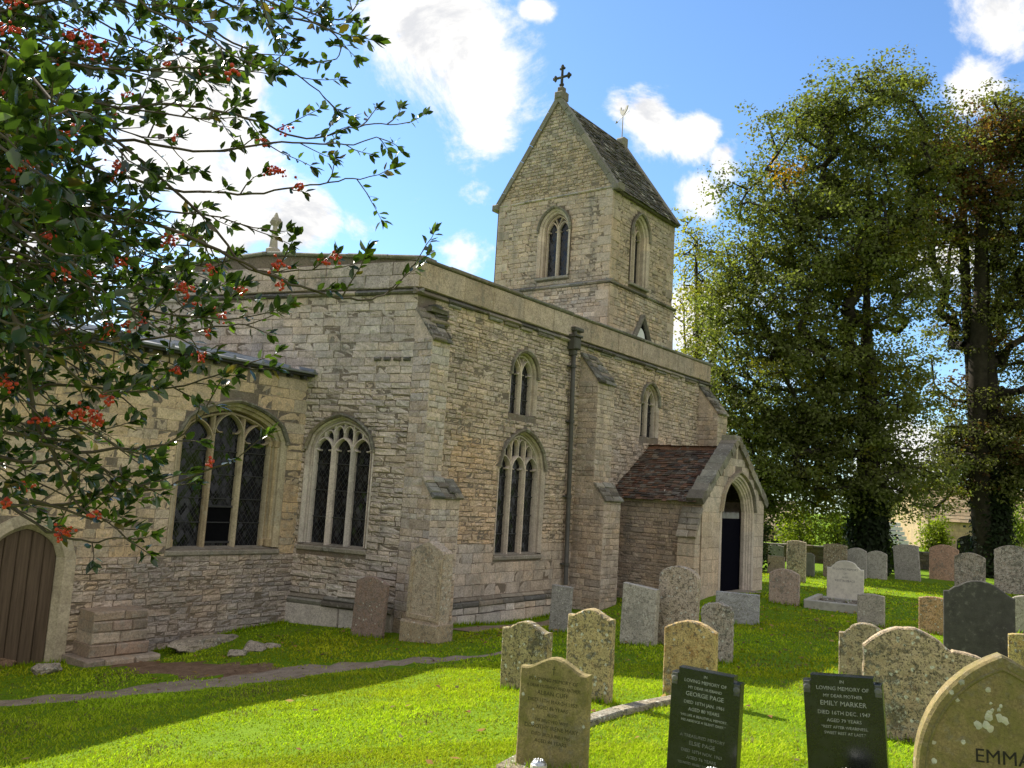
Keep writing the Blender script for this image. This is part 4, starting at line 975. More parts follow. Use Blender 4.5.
mb = MB(); mb.add([(PX0+.1, -1.5, -.3), (PX1-.1, -1.5, -.3), (PX1-.1, -1.5, 2.62), (PX0+.1, -1.5, 2.62)], [(0, 1, 2, 3)]); mb.build('porch_lining', M['plaster'], church)
mb = MB()
for z0, z1, x in ((-.4, 1.55, .30),): block(mb, Frame((PX0-.02, -PP+.62), -90, 1), 0, .0, 0, 0, 0, 0, MORT)
mb = MB(); Fb = Frame((PX0, -PP), 90, -1)
z = -.4; k = 0
while z < 1.5:
    h_ = rng.uniform(.24, .36); block(mb, Fb, .03, .50, -.02, .30+rng.uniform(-.01, .01), z+.004, min(z+h_, 1.55)-.004, jit(rng.choice(PAL_A), .12), .015, .005); z += h_
pb = mb.build('buttress', M['ashlar'], church)
mb = MB()
SWp = Slope(Fb(-.01, .35, 1.50), Fb.U, Fb(0, .0, 2.22)-Fb(0, .35, 1.50)); SWp.N = SWp.N if SWp.N@Fb.N > 0 else -SWp.N; hl = math.hypot(.35, .72); v_ = 0.0
while v_ < hl-.04:
    dv = min(rng.uniform(.13, .2), hl-v_); u_ = 0.0
    while u_ < .50: l_ = min(rng.uniform(.2, .36), .54-u_); block(mb, SWp, u_+.003, u_+l_-.003, -.03, .035+rng.uniform(-.015, .02), v_+.003, v_+dv, jit(rng.choice([(.30, .26, .21), (.24, .21, .175), (.38, .33, .27)]), .25), .02, .012); u_ += l_
    v_ += dv
mb.add([Fb(.03, .30, 1.55), Fb(.03, 0, 2.2), Fb(.03, 0, 1.55)], [(0, 1, 2)], PAL_A[0]); mb.add([Fb(.50, .30, 1.55), Fb(.50, 0, 2.2), Fb(.50, 0, 1.55)], [(0, 1, 2)], PAL_A[0])
mb.build('weathering', M['weathered'], pb)
# porch roof
rz0, rz1 = 2.36, 3.80; wE = PXR-(PX0-.18)
SLE = Slope((PX0-.18, 0.0, rz0), (0, -1, 0), (wE, 0, rz1-rz0)); wW = PX1+.18-PXR; SLW = Slope((PX1+.18, 0.0, rz0), (0, -1, 0), (-wW, 0, rz1-rz0))
sle = math.hypot(wE, rz1-rz0); mb = MB(); PALT = [(.125, .066, .046), (.095, .060, .046), (.155, .080, .052), (.080, .064, .054), (.16, .095, .062), (.12, .092, .072), (.15, .125, .10)]
for SL in (SLE, SLW): mb.add([SL(0, 0, 0), SL(PP-.1, 0, 0), SL(PP-.1, 0, sle), SL(0, 0, sle)], [(0, 1, 2, 3)], (.06, .04, .03))
tiles(mb, SLE, PP-.08, sle, .105, .165, .016, PALT, 110, .40, .016, lichen=.0); tiles(mb, SLW, PP-.08, sle, .105, .165, .016, PALT, 111, .35, .012)
pr = mb.build('porch_roof', M['tile'], church)
mb = MB(); y = 0.0
while y > -PP+.2:
    c = np.array([PXR, y, rz1-.0]); l = .34; V = [c+np.array(q) for q in ((-.13, 0, -.06), (0, 0, .08), (.13, 0, -.06), (-.13, -l, -.06), (0, -l, .08+rng.uniform(-.02, .02)), (.13, -l, -.06))]
    mb.add(V, [(0, 1, 4, 3), (1, 2, 5, 4), (0, 2, 1), (3, 4, 5)], jit((.17, .085, .05), .3)); y -= l+.006
mb.build('ridge_tile', M['tile'], pr)
mb = MB()
for sgn, xb in ((-1, PX0-.16), (1, PX1+.16)):
    n = 9
    for q in range(n):
        a, b = q/n, (q+.985)/n; zb = 2.36; za_ = 4.02
        A = np.array([xb+(PXR-xb)*a, 0, zb+(za_-zb)*a]); B = np.array([xb+(PXR-xb)*b, 0, zb+(za_-zb)*b]); d = (B-A)/np.linalg.norm(B-A); up = np.array([-d[2]*np.sign(d[0]), 0, abs(d[0])])
        V = [A+up*(.13+rng.uniform(-.03, .02)), B+up*(.13+rng.uniform(-.03, .02)), B-up*.07, A-up*.07]; V = [np.array([p[0], y_+rng.uniform(-.02, .02), p[2]]) for y_ in (-PP-.07, -PP+.36) for p in V]
        mb.add(V, [(0, 1, 2, 3), (4, 5, 6, 7), (0, 1, 5, 4), (1, 2, 6, 5), (3, 0, 4, 7), (2, 3, 7, 6)], jit(rng.choice([(.30, .27, .21), (.20, .18, .15), (.36, .33, .27)]), .25))
block(mb, PF_, PXR-.20, PXR+.20, -.36, .07, 3.92, 4.16, (.26, .24, .19), .07, .02)
mb.build('gable_coping', M['weathered'], church)
mb = MB(); block(mb, PF_, 8.9, 10.9, -.4, .35, -.2, .10, (.30, .27, .22), .03, .01); mb.build('porch_step', M['ashlar'], church)

# ------------------------------------------------------------------ gravestones
M['grave_lichen'] = stone_material('lichened_gravestone', speck=0.95, attr=True, lichen=.85, dark=.85, bump=.8, scale=1.8, orange=.20, green=.18, white_amt=.46, objrand=True)
M['grave_ochre'] = stone_material('ochre_lichen_gravestone', speck=0.80, attr=True, lichen=.6, dark=.75, bump=.7, scale=2.2, orange=.65, green=.3, white_amt=.25, objrand=True)
M['grave_olive'] = stone_material('algae_gravestone', speck=0.35, attr=True, lichen=.15, dark=.35, bump=.35, scale=2.4, green=.75, white_amt=.06, objrand=True)
M['grave_grey'] = stone_material('grey_gravestone', speck=0.60, attr=True, lichen=.45, dark=.4, bump=.4, scale=2.2, white_amt=.18, objrand=True)
M['grave_pink'] = stone_material('pinkish_gravestone', speck=0.65, attr=True, lichen=.4, dark=.5, bump=.5, scale=2.2, orange=.25, white_amt=.15, objrand=True)
M['grave_slate'] = stone_material('slate_gravestone', attr=True, lichen=.10, dark=.4, bump=.15, scale=1.6, objrand=True, grain=.5)
M['marble'] = stone_material('pale_marble', attr=True, lichen=.10, dark=.25, bump=.12, scale=2.0, objrand=True, grain=.4)
mt, N = material('black_granite'); M['granite'] = mt
vec = N.node('ShaderNodeTexCoord').outputs['Object']
a = N.noise(vec, 220.0, 2.0, .7).outputs['Fac']; b = N.noise(vec, 5.0, 5.0, .7).outputs['Fac']
c = N.mix(N.math('MULTIPLY', N.smooth(b, .52, .75), .35), N.ramp(a, [(.4, (.008, .009, .009)), (.75, (.026, .028, .027))]), (.06, .062, .05))
p = N.node('ShaderNodeBsdfPrincipled', {'Base Color': c, 'Roughness': N.ramp(b, [(.3, .18), (.75, .36)]), 'Specular IOR Level': .6}); N.l.new(p.outputs[0], N.node('ShaderNodeOutputMaterial').inputs[0])
M['letter_white'] = simple('white_lettering', (.36, .36, .34), .7, .2, .3, 60.0)
M['letter_dark'] = simple('cut_lettering', (.03, .028, .022), .9, .1, .3, 40.0)
M['letter_faint'] = simple('weathered_lettering', (.075, .068, .035), .9, .1, .4, 40.0)
M['zinc'] = simple('zinc', (.45, .46, .47), .35, .5, .2, 20.0, .8)

def outline(kind, w, h):
    a = w/2; n = 14
    if kind == 'flat': top = [(-a, h), (a, h)]
    elif kind == 'slant': top = [(-a, h), (a, h*.955)]
    elif kind == 'round': top = [(-a*math.cos(t), h-a*.62+a*.62*math.sin(t)) for t in np.linspace(0, math.pi, n*2)]
    elif kind == 'camber': top = [(x, h-(x/a)**2*w*.17) for x in np.linspace(-a, a, n)]
    elif kind == 'low': top = [(x, h-(x/a)**2*w*.07) for x in np.linspace(-a, a, n)]
    elif kind == 'ogee':   # serpentine: hump in the middle, hollow shoulders
        top = [(x, h-w*.17*(.5-.5*math.cos(min(1, abs(x)/a*1.02)*math.pi))+w*.03*max(0, abs(x)/a-.85)*6*.4) for x in np.linspace(-a, a, n*2)]
    elif kind == 'shoulder':   # raised arc between square shoulders
        top = [(-a, h-w*.22), (-a*.80, h-w*.22), (-a*.72, h-w*.17)]+[(-a*.62*math.cos(t), h-w*.15+w*.15*math.sin(t)) for t in np.linspace(.1, math.pi-.1, n)]+[(a*.72, h-w*.17), (a*.80, h-w*.22), (a, h-w*.22)]
    elif kind == 'swan':   # convex centre sweeping down to sloping shoulders
        top = [(-a, h-w*.20), (-a*.86, h-w*.19), (-a*.70, h-w*.12)]+[(x, h-w*.11*(abs(x)/(a*.6))**2.2) for x in np.linspace(-a*.58, a*.58, n)]+[(a*.70, h-w*.14), (a*.84, h-w*.20), (a, h-w*.23)]
    elif kind == 'peak': top = [(-a, h-w*.24), (-a*.9, h-w*.24), (-a*.86, h-w*.20), (0, h), (a*.86, h-w*.20), (a*.9, h-w*.24), (a, h-w*.24)]
    elif kind == 'notch': top = [(-a, h*.955), (-a*.80, h*.955), (-a*.80, h), (a*.80, h), (a*.80, h*.955), (a, h*.955)]
    elif kind == 'gothic': 
        top = []; hh = w*.74; r = (a*a+hh*hh)/(2*a); th = math.asin(min(1, hh/r))
        L = [(-a+r-r*math.cos(t), h-hh+r*math.sin(t)) for t in np.linspace(0, th, n)]; top = L+[(-x, z) for x, z in reversed(L[:-1])]
    elif kind == 'double':   # high arched left part, stepped down right wing
        top = [(-a, h-w*.20)]+[(x, h-w*.20*abs((x+a*.25)/(a*.75))**2.2) for x in np.linspace(-a*.98, a*.42, n)]+[(a*.46, h-w*.17)]+[(x, h-w*.16-w*.05*((x-a*.46)/(a*.54))**2) for x in np.linspace(a*.50, a, 6)]
    pts = [(-a, -.35)]+top+[(a, -.35)]
    return pts

def slab(name, kind, w, h, t, mat, col, rough=.003, parent=None, loc=(0, 0, 0), rz=0.0, lean=0.0, pitch=0.0, seed=0, cham=.012):
    g = random.Random(seed); ol = outline(kind, w, h); P = []
    for (x0, z0), (x1, z1) in zip(ol, ol[1:]+ol[:1]):
        L = math.hypot(x1-x0, z1-z0); k = max(1, int(L/.05)) if rough > 0 else 1
        for q in range(k):
            f = q/k; P.append((x0+(x1-x0)*f+g.uniform(-rough, rough), z0+(z1-z0)*f+g.uniform(-rough, rough)))
    cz = (h-.35)/2; k = len(P)
    def inset(d):
        return [(x-d*np.sign(x)*min(1, abs(x)/(w*.25)), z-d*(1 if z > h*.4 else 0)) for x, z in P]
    I = inset(cham); secs = [(I, t/2), (P, t/2-cham), (P, -t/2+cham), (I, -t/2)]
    V = [(x, n, z) for o_, n in secs for x, z in o_]; fs = []
    for s_ in range(3):
        for i in range(k): fs.append((s_*k+i, s_*k+(i+1) % k, (s_+1)*k+(i+1) % k, (s_+1)*k+i))
    tri = tessellate_polygon([[Vector((x, z, 0)) for x, z in I]])
    fs += [tuple(q) for q in tri]+[tuple(q_+3*k for q_ in q) for q in tri]
    mb = MB(); mb.add(V, fs, col); o = mb.build(name, mat, parent)
    o.location = loc; o.rotation_euler = (pitch, lean, rz); return o

def lettering(parent, lines, w, ztop, t, mat, size, lead=1.45, depth=.0012, name='inscription', align='CENTER', x=0.0):
    """lines of (text, scale) set on the front (-Y) face; one mesh"""
    z = ztop; parts = []
    for text, sc in lines:
        cu = bpy.data.curves.new('t', 'FONT'); cu.body = text; cu.align_x = align; cu.size = size*sc; cu.extrude = depth; cu.resolution_u = 2
        to = bpy.data.objects.new('t', cu); COL.objects.link(to); bpy.context.view_layer.update()
        me = bpy.data.meshes.new_from_object(to.evaluated_get(bpy.context.evaluated_depsgraph_get()))
        vs = np.array([v.co[:] for v in me.vertices]) if len(me.vertices) else np.zeros((0, 3))
        if len(vs):
            wid = vs[:, 0].max()-vs[:, 0].min(); f = min(1.0, w*.86/max(wid, 1e-6))
            parts.append(([(x+v[0]*f, -t/2-v[2]-.0003, z-size*sc*.7+v[1]) for v in vs], [tuple(p.vertices) for p in me.polygons]))
        bpy.data.objects.remove(to); bpy.data.meshes.remove(me); z -= size*sc*lead
    mb = MB()
    for v, f in parts: mb.add(v, f, (.5, .5, .5))
    return mb.build(name, mat, parent)

def grave(px, yb, wpx, yt, kind, mat, col0, label, t=.10, lean=0.0, pitch=0.0, rz=None, rough=.003, group='gravestones in the churchyard', name='gravestone', seed=None, cham=.012):
    col = tuple(min(.66, c_*f_) for c_, f_ in zip(col0, (1.18, 1.16, 1.22) if mat == M['grave_olive'] else (1.52, 1.48, 1.54))) if mat not in (M['granite'], M['grave_slate'], M['marble']) else col0
    x, y, d = gnd(px, yb); rz = -90+rng.uniform(-4, 4) if rz is None else rz
    nrm = np.array([math.sin(R(rz)), -math.cos(R(rz))]); tc_ = CAM[:2]-np.array([x, y]); tc_ /= np.linalg.norm(tc_); cs = max(.3, float(nrm@tc_)); sn = math.sqrt(1-cs*cs)
    wm = max(.2, (wpx*d/FPX-t*sn)/cs); h = (yb-yt)*d/FPX*1.01
    o = slab(name, kind, wm, h, t, mat, col, rough, loc=(x, y, g1(x, y)-.015), rz=R(rz), lean=R(lean), pitch=R(pitch), seed=seed or int(px), cham=cham)
    tag(o, label, 'gravestone', group); o['_w'] = wm; o['_h'] = h; del_ = (wm, h, t); return o, del_

G_TAN = (.34, .29, .20); G_OLV = (.24, .215, .11); G_GRY = (.31, .30, .275); G_PNK = (.36, .27, .21); G_BRN = (.22, .175, .14); G_SLT = (.065, .066, .068)
# black granite stone, shoulders cut square
o, (w_, h_, t_) = grave(701, 797, 72, 673, 'notch', M['granite'], (.02, .02, .02), 'upright polished black gravestone with square corner blocks and white lettering beside the lawn kerb', t=.085, rough=0, rz=-86, lean=1.5, cham=.004)
lettering(o, [('IN', .8), ('LOVING MEMORY OF', .95), ('MY DEAR HUSBAND', .8), ('GEORGE PAGE', 1.25), ('DIED 10TH JAN. 1961', .95), ('AGED 80 YEARS', .95), ('\u201cHIS LIFE A BEAUTIFUL MEMORY,', .7), ('HIS ABSENCE A SILENT GRIEF.\u201d', .7)], w_*.80, h_*.965, t_, M['letter_white'], .033)
lettering(o, [('A TREASURED MEMORY', .9), ('ELSIE PAGE', 1.15), ('DIED 18TH NOV. 1963', .9), ('AGED 76 YEARS', .9), ('\u201cREUNITED WHERE SORROWS CEASE\u201d', .7)], w_*.80, h_*.49, t_, M['letter_faint'] if False else simple('grey_lettering', (.20, .20, .18), .7, .2, .4, 60.0), .033)
def corner(o, w, h, t, s):
    mb = MB(); F = Frame((0, 0), 0); F.P = np.array([0, 0, 0.0]); F.N = np.array([0, -1.0, 0])
    x0, x1 = sorted((s*w/2*.98, s*w/2*.82)); block(mb, F, x0, x1, t/2-.001, t/2+.006, h*.955-w*.17, h*.948, (.11, .115, .11), .003); c_ = ((x0+x1)/2, h*.955-w*.09)
    tube(mb, [F(c_[0], t/2+.005, c_[1]), F(c_[0], t/2+.012, c_[1])], [w*.05, w*.03], (.16, .165, .16), 8)
    mb.build('corner_flower', M['grave_slate'], o)
for s in (-1, 1): corner(o, w_, h_, t_, s)
o, (w_, h_, t_) = grave(851, 806, 77, 679, 'notch', M['granite'], (.02, .02, .02), 'tilted black gravestone with white lettering in front of a wide crusted stone', t=.085, rough=0, rz=-82, lean=-4.5, cham=.004)
lettering(o, [('IN', .8), ('LOVING MEMORY OF', .95), ('MY DEAR MOTHER', .8), ('EMILY MARKER', 1.2), ('DIED 16TH DEC. 1947', .95), ('AGED 79 YEARS', .85), ('\u201cREST AFTER WEARINESS,', .7), ('SWEET REST AT LAST.\u201d', .7)], w_*.80, h_*.965, t_, M['letter_white'], .037)
for s in (-1, 1): corner(o, w_, h_, t_, s)
o, (w_, h_, t_) = grave(1008, 890, 168, 660, 'gothic', M['grave_olive'], (.20, .17, .085), 'large pointed arch gravestone with olive algae stains and white lichen in the nearest row', t=.12, rough=.001, rz=-70, lean=-1.5)
lettering(o, [('EMMA', 1.0)], w_*.55, h_-w_*.56, t_, M['letter_dark'], .096, name='inscription', x=-.012)
mb = MB(); gq = random.Random(5); F = Frame((0, 0), 0); F.N = np.array([0, -1.0, 0]); zc = h_-w_*.36
for q in range(16):   # crusty white lichen rosettes
    cx_, cz_, rr = ((-.045+gq.gauss(0, .035), zc+gq.gauss(0, .045), gq.uniform(.008, .022)) if q < 12 else (gq.uniform(-.22, .2), zc+gq.uniform(-.1, .2), gq.uniform(.008, .018)))
    mb.add([F(cx_, t_/2+.004, cz_)]+[F(cx_+rr*gq.uniform(.7, 1.3)*math.cos(a), t_/2+.001, cz_+rr*gq.uniform(.7, 1.3)*math.sin(a)) for a in np.linspace(0, 2*math.pi, 11)[:-1]], [(0, i+1, (i+1) % 10+1) for i in range(10)], jit((.50, .51, .44), .12))
mb.build('lichen', M['grave_slate'], o)
mb = MB()
ol = outline('gothic', w_-.10, h_-.07); bar(mb, F, [p for p in ol[1:-1]], .016, t_/2-.004, t_/2+.006, (.20, .17, .085)); mb.build('carved_border', M['grave_olive'], o)
# serpentine stone with cut inscription
o, (w_, h_, t_) = grave(551, 772, 74, 660, 'ogee', M['grave_olive'], (.25, .215, .105), 'olive gravestone with a wavy top, small carved cross and faint lettering', t=.09, rough=.0015, rz=-80)
lettering(o, [('\u2020', 1.5), ('IN LOVING MEMORY OF', .8), ('A DEAR HUSBAND AND FATHER', .7), ('ALBAN CUFF', .95), ('DIED 15TH MARCH 1952', .8), ('AGED 86 YEARS', .8), ('ALSO', .7), ('HIS BELOVED WIFE', .7), ('DOROTHY IRENE MARY', .9), ('DIED 3RD JUNE 1965', .75), ('AGED 84 YEARS', .8)], w_*.9, h_*.93, t_, M['letter_faint'], .047, 1.35)
mb = MB(); F = Frame((0, 0), 0); F.N = np.array([0, -1.0, 0]); block(mb, F, -w_*.66, w_*.66, -.16, .20, -.30, .04, (.30, .27, .19), .02); mb.build('plinth', M['grave_lichen'], o)
# the middle rows
GR = [
 (525, 690, 52, 622, 'ogee', 'grave_lichen', (.31, .275, .155), 'lichened gravestone with a wavy top standing behind the lettered wavy-topped stone', dict(t=.13, rz=-88, lean=-1)),
 (588, 700, 49, 610, 'ogee', 'grave_lichen', (.33, .285, .165), 'tall lichened gravestone with a wavy top and a dark cavity at its right foot', dict(t=.13, rz=-84)),
 (638, 645, 38, 585, 'slant', 'grave_grey', (.36, .335, .28), 'flat topped pale gravestone leaning against a taller round topped one', dict(t=.13, rz=-88, lean=1.5)),
 (676, 645, 42, 567, 'round', 'grave_lichen', (.37, .315, .25), 'tall round topped gravestone between the flat topped one and the porch', dict(t=.15, rz=-86, lean=1.5)),
 (689, 700, 54, 622, 'camber', 'grave_ochre', (.36, .29, .15), 'ochre lichened gravestone with a curved top right behind the black lettered stone', dict(t=.12, rz=-86)),
 (716, 662, 33, 603, 'round', 'grave_lichen', (.30, .275, .24), 'small weathered round gravestone with blotchy white and dark crust beside the ochre one', dict(t=.13, rz=-84, rough=.008)),
 (737, 624, 43, 593, 'flat', 'grave_grey', (.28, .285, .285), 'low flat grey gravestone just in front of the porch doorway', dict(t=.10, rz=-76)),
 (865, 680, 50, 624, 'shoulder', 'grave_lichen', (.29, .26, .185), 'round shouldered lichened gravestone at the left of the wide crusted stone', dict(t=.11, rz=-80)),
 (922, 742, 112, 631, 'double', 'grave_lichen', (.34, .285, .20), 'wide crusted gravestone with an arched left part and a lower right wing', dict(t=.15, rz=-74, rough=.006)),
 (979, 662, 64, 582, 'swan', 'grave_slate', G_SLT, 'dark slate gravestone with a raised curved top and sloping shoulders', dict(t=.075, rz=-82, rough=.001)),
 (934, 634, 28, 597, 'low', 'grave_ochre', (.38, .26, .16), 'small orange lichened gravestone beside the dark slate one', dict(t=.10, rz=-80)),
 (871, 626, 26, 594, 'low', 'grave_grey', (.26, .255, .24), 'small plain grey gravestone to the right of the white marble one', dict(t=.10, rz=-84)),
 (784, 604, 30, 569, 'camber', 'grave_pink', (.34, .28, .235), 'pinkish gravestone with a curved top at the right foot of the porch', dict(t=.11, rz=-86)),
 (796, 582, 19, 541, 'low', 'grave_lichen', (.33, .30, .25), 'narrow tall tan gravestone behind the pinkish curved one', dict(t=.10)),
 (776, 574, 17, 556, 'flat', 'grave_pink', (.27, .22, .19), 'low brown gravestone peeping out at the porch corner', dict(t=.10)),
 (776, 566, 15, 545, 'low', 'grave_grey', (.20, .19, .17), 'dark grey gravestone furthest back beside the porch corner', dict(t=.10)),
 (809, 577, 11, 553, 'round', 'grave_slate', (.14, .14, .135), 'narrow dark gravestone between the tall tan one and a dull brown one', dict(t=.08)),
 (835, 577, 23, 544, 'low', 'grave_lichen', (.23, .205, .165), 'dull brown gravestone in the far row above the white marble one', dict(t=.10)),
 (857, 578, 19, 548, 'camber', 'grave_grey', (.30, .30, .29), 'left one of two grey gravestones standing edge to edge in the far row', dict(t=.09, lean=-1)),
 (877, 579, 19, 551, 'camber', 'grave_grey', (.33, .33, .31), 'right one of two grey gravestones standing edge to edge in the far row', dict(t=.09)),
 (908, 580, 24, 545, 'low', 'grave_grey', (.32, .305, .28), 'grey gravestone leaning to the left in the far row under the big tree', dict(t=.10, lean=-4)),
 (944, 580, 27, 545, 'camber', 'grave_pink', (.40, .275, .21), 'salmon pink gravestone in the far row below the tan building', dict(t=.10)),
 (970, 590, 28, 553, 'camber', 'grave_lichen', (.35, .32, .28), 'pale blotchy gravestone in front of the ivy covered trunk', dict(t=.11)),
 (1013, 594, 33, 546, 'camber', 'grave_lichen', (.36, .325, .285), 'broad blotchy gravestone at the right edge of the far row', dict(t=.13, rough=.006)),
 (969, 566, 22, 536, 'round', 'grave_slate', (.02, .02, .022), 'black round topped gravestone against the ivy covered trunk', dict(t=.08)),
 (1024, 634, 24, 596, 'camber', 'grave_grey', (.34, .32, .28), 'pale gravestone cut by the picture edge beside the slate one', dict(t=.10)),
 (1023, 672, 26, 634, 'low', 'grave_ochre', (.34, .29, .13), 'yellowish gravestone cut by the picture edge below the pale one', dict(t=.10)),
 (367, 637, 34, 577, 'camber', 'grave_pink', (.23, .18, .155), 'dark brown gravestone leaning to the right against the church wall', dict(t=.10, lean=2.5, rz=-80)),
 (559, 632, 22, 586, 'flat', 'grave_grey', (.25, .245, .23), 'small grey rectangular gravestone under the downpipe at the church wall', dict(t=.10, rz=-84, lean=2)),
]
for px, yb, wpx, yt, kind, mat, col, lab, kw in GR: grave(px, yb, wpx, yt, kind, M[mat], col, lab, **kw)
# tall moulded stone by the corner buttress
o, (w_, h_, t_) = grave(425, 641, 44, 542, 'peak', M['grave_pink'], (.34, .30, .24), 'tall gabled gravestone with a sunk panel on a heavy foot beside the corner buttress', t=.26, rz=-88, lean=1)
mb = MB(); F = Frame((0, 0), 0); F.N = np.array([0, -1.0, 0]); block(mb, F, -w_*.56, w_*.56, -.2, .22, -.35, h_*.20, (.42, .36, .28), .03, .006); mb.build('foot', M['grave_pink'], o)
mb = MB()
for s in (-1, 1): block(mb, F, s*w_*.41-.035, s*w_*.41+.035, .125, .155, h_*.22, h_*.84, (.54, .46, .36), .01)
block(mb, F, -w_*.38, w_*.38, .125, .152, h_*.22, h_*.27, (.54, .46, .36), .01); mb.build('moulding', M['grave_pink'], o)
# white marble memorial with its kerb set
o, (w_, h_, t_) = grave(845, 602, 35, 561, 'shoulder', M['marble'], (.62, .61, .57), 'white marble gravestone with shouldered top and grey lettering at the head of a kerbed grave', t=.09, rz=-82, rough=0)
lettering(o, [('IN LOVING MEMORY', 1), ('OF', .7), ('WILLIAM', 1.0), ('DIED JULY 1938', .8), ('AGED 71 YEARS', .8), ('ALSO HIS WIFE', .8), ('REST IN PEACE', .8)], w_*.8, h_*.80, t_, simple('grey_cut_letters', (.16, .16, .15), .8), .075, 1.25) if False else lettering(o, [('IN LOVING MEMORY', 1.1), ('OF', .8), ('ALSO', .8), ('REST IN PEACE', 1.0)], w_*.8, h_*.82, t_, simple('grey_cut_letters', (.16, .16, .15), .8), .07, 1.5)
mb = MB(); F = Frame((0, 0), 0); F.N = np.array([0, -1.0, 0]); block(mb, F, -w_*.62, w_*.62, -.14, .14, -.2, .10, (.46, .45, .41), .015); mb.build('plinth', M['marble'], o)
kx, ky = o.location.x, o.location.y
ks = empty('grave_kerb', (kx, ky, g1(kx, ky)), R(-82)); tag(ks, 'pale stone kerb surround of the white marble grave, filled with rubble and dry stems', 'grave kerb')
F = Frame((0, 0), 0); F.N = np.array([0, -1.0, 0]); L_ = 1.9
for (a, b, c_, d_) in ((-.62, -.50, .16, L_), (.50, .62, .16, L_), (-.62, .62, L_, L_+.13)):
    mb = MB(); block(mb, F, a, b, c_, d_, -.2, .15, (.42, .41, .37), .02, .004); mb.build('kerb', M['marble'], ks)
mb = MB()
for q in range(60):
    u_, n_, r_ = rng.uniform(-.45, .45), rng.uniform(.3, L_-.1), rng.uniform(.03, .08); block(mb, F, u_-r_, u_+r_, n_-r_, n_+r_, -.05, .05+rng.uniform(0, .05), jit((.25, .22, .18), .3), .03, .02)
o = mb.build('rubble_fill', M['grave_grey'], ks); o['kind'] = 'stuff'
# flat stone kerb between the near stones
A, B = np.array(gp(578, 727)), np.array(gp(690, 699)); d = (B-A)/np.linalg.norm(B-A); sN = np.array([-d[1], d[0]])
mb = MB(); L_ = np.linalg.norm(B-A); q = 0.0
while q < L_-.05:
    l = min(rng.uniform(.45, .8), L_-q); P4 = []
    for zz, ins in ((-.08, 0), (.045, 0), (.058, .012)):
        for (a, b) in ((q+ins+.004, -.085+ins), (q+l-ins, -.085+ins), (q+l-ins, .085-ins), (q+ins+.004, .085-ins)):
            p = A+d*a+sN*(b+.05*math.sin(a*1.4)); P4.append((p[0], p[1], g1(p[0], p[1])+zz))
    mb.add(P4, [(0, 1, 5, 4), (1, 2, 6, 5), (2, 3, 7, 6), (3, 0, 4, 7), (4, 5, 9, 8), (5, 6, 10, 9), (6, 7, 11, 10), (7, 4, 8, 11), (8, 9, 10, 11)], jit((.36, .33, .27), .12)); q += l
o = mb.build('kerb_stone', M['grave_lichen']); tag(o, 'low grey stone grave kerb set flush in the sunlit lawn between the near gravestones', 'kerb')

def vase(px, yb, label, r, h, mats, base=None):
    x, y, d = gnd(px, yb); x2 = empty('flower_vase', (x, y, g1(x, y)-.01)); tag(x2, label, 'vase', 'flower pots at the near graves')
    mb = MB(); tube(mb, [(0, 0, 0), (0, 0, h*.1), (0, 0, h*.85), (0, 0, h)], [r*.8, r*.92, r, r*.97], mats[2], 14); mb.build('pot', mats[0], x2, False)
    mb = MB(); tube(mb, [(0, 0, h), (0, 0, h+.012), (0, 0, h+.03)], [r*.9, r*.86, r*.55], (.6, .6, .6), 14)
    for a in range(9): th = a*.7; tube(mb, [(r*.5*math.cos(th), r*.5*math.sin(th), h+.022), (r*.5*math.cos(th), r*.5*math.sin(th), h+.034)], [.008, .006], (.02, .02, .02), 6)
    mb.build('lid', mats[1], x2, True)
vase(538, 779, 'round pale flower pot at the foot of the olive wavy-topped gravestone', .062, .115, (M['marble'], M['zinc'], (.6, .6, .57)))
vase(711, 814, 'round grey flower pot with holed lid below the black stone with square corner blocks', .058, .255, (M['grave_slate'], M['zinc'], (.2, .2, .2)))
vase(849, 818, 'dark flower pot with a bright metal rim below the tilted black stone', .090, .265, (M['granite'], M['zinc'], (.03, .03, .03)))

# broken stones by the chancel
def rock(name, loc, sx, sy, sz, seed, mat, label=None, cat=None, rz=0.0, parent=None, group=None):
    import bmesh
    bm = bmesh.new(); bmesh.ops.create_icosphere(bm, subdivisions=4, radius=1.0); g = random.Random(seed); pl = [(Vector((g.gauss(0, 1), g.gauss(0, 1), g.gauss(0, 1))).normalized(), g.uniform(.55, .85)) for _ in range(22)]
    for v in bm.verts:
        for n_, dd in pl:
            k = v.co.dot(n_)
            if k > dd: v.co -= n_*(k-dd)
        v.co += v.co.normalized()*(g.uniform(-.025, .025)+.05*math.sin(v.co.x*9+seed)*math.cos(v.co.y*11+v.co.z*7)); v.co = Vector((v.co.x*sx, v.co.y*sy, v.co.z*sz))
    me = bpy.data.meshes.new(name); bm.to_mesh(me); bm.free(); me.materials.append(mat); o = bpy.data.objects.new(name, me); COL.objects.link(o); o.location = loc; o.rotation_euler = (0, 0, rz)
    if label: tag(o, label, cat, group)
    if parent: o.parent = parent
    return o
x, y, _ = gnd(206, 648); rock('broken_slab', (x+.1, y+.25, g1(x, y)+.02), .95, .50, .20, 3, M['rock'], 'broken grey stone slab lying against the foot of the chancel wall', 'stone slab', .1)
x, y, _ = gnd(252, 652); 
for q, (dx, dy, r_, lb) in enumerate([(-.28, -.02, .17, 'pale lump of stone at the right end of the broken slab'), (.12, .15, .22, 'dark mossy lump of stone in the small rubble heap'), (.42, .05, .13, 'small stone at the far right of the rubble heap')]):
    rock('rubble_stone', (x+dx, y+dy, g1(x+dx, y+dy)+.02), r_*1.3, r_, r_*.62, 20+q, M['rock'], lb, 'stone', q, group='loose stones by the chancel')
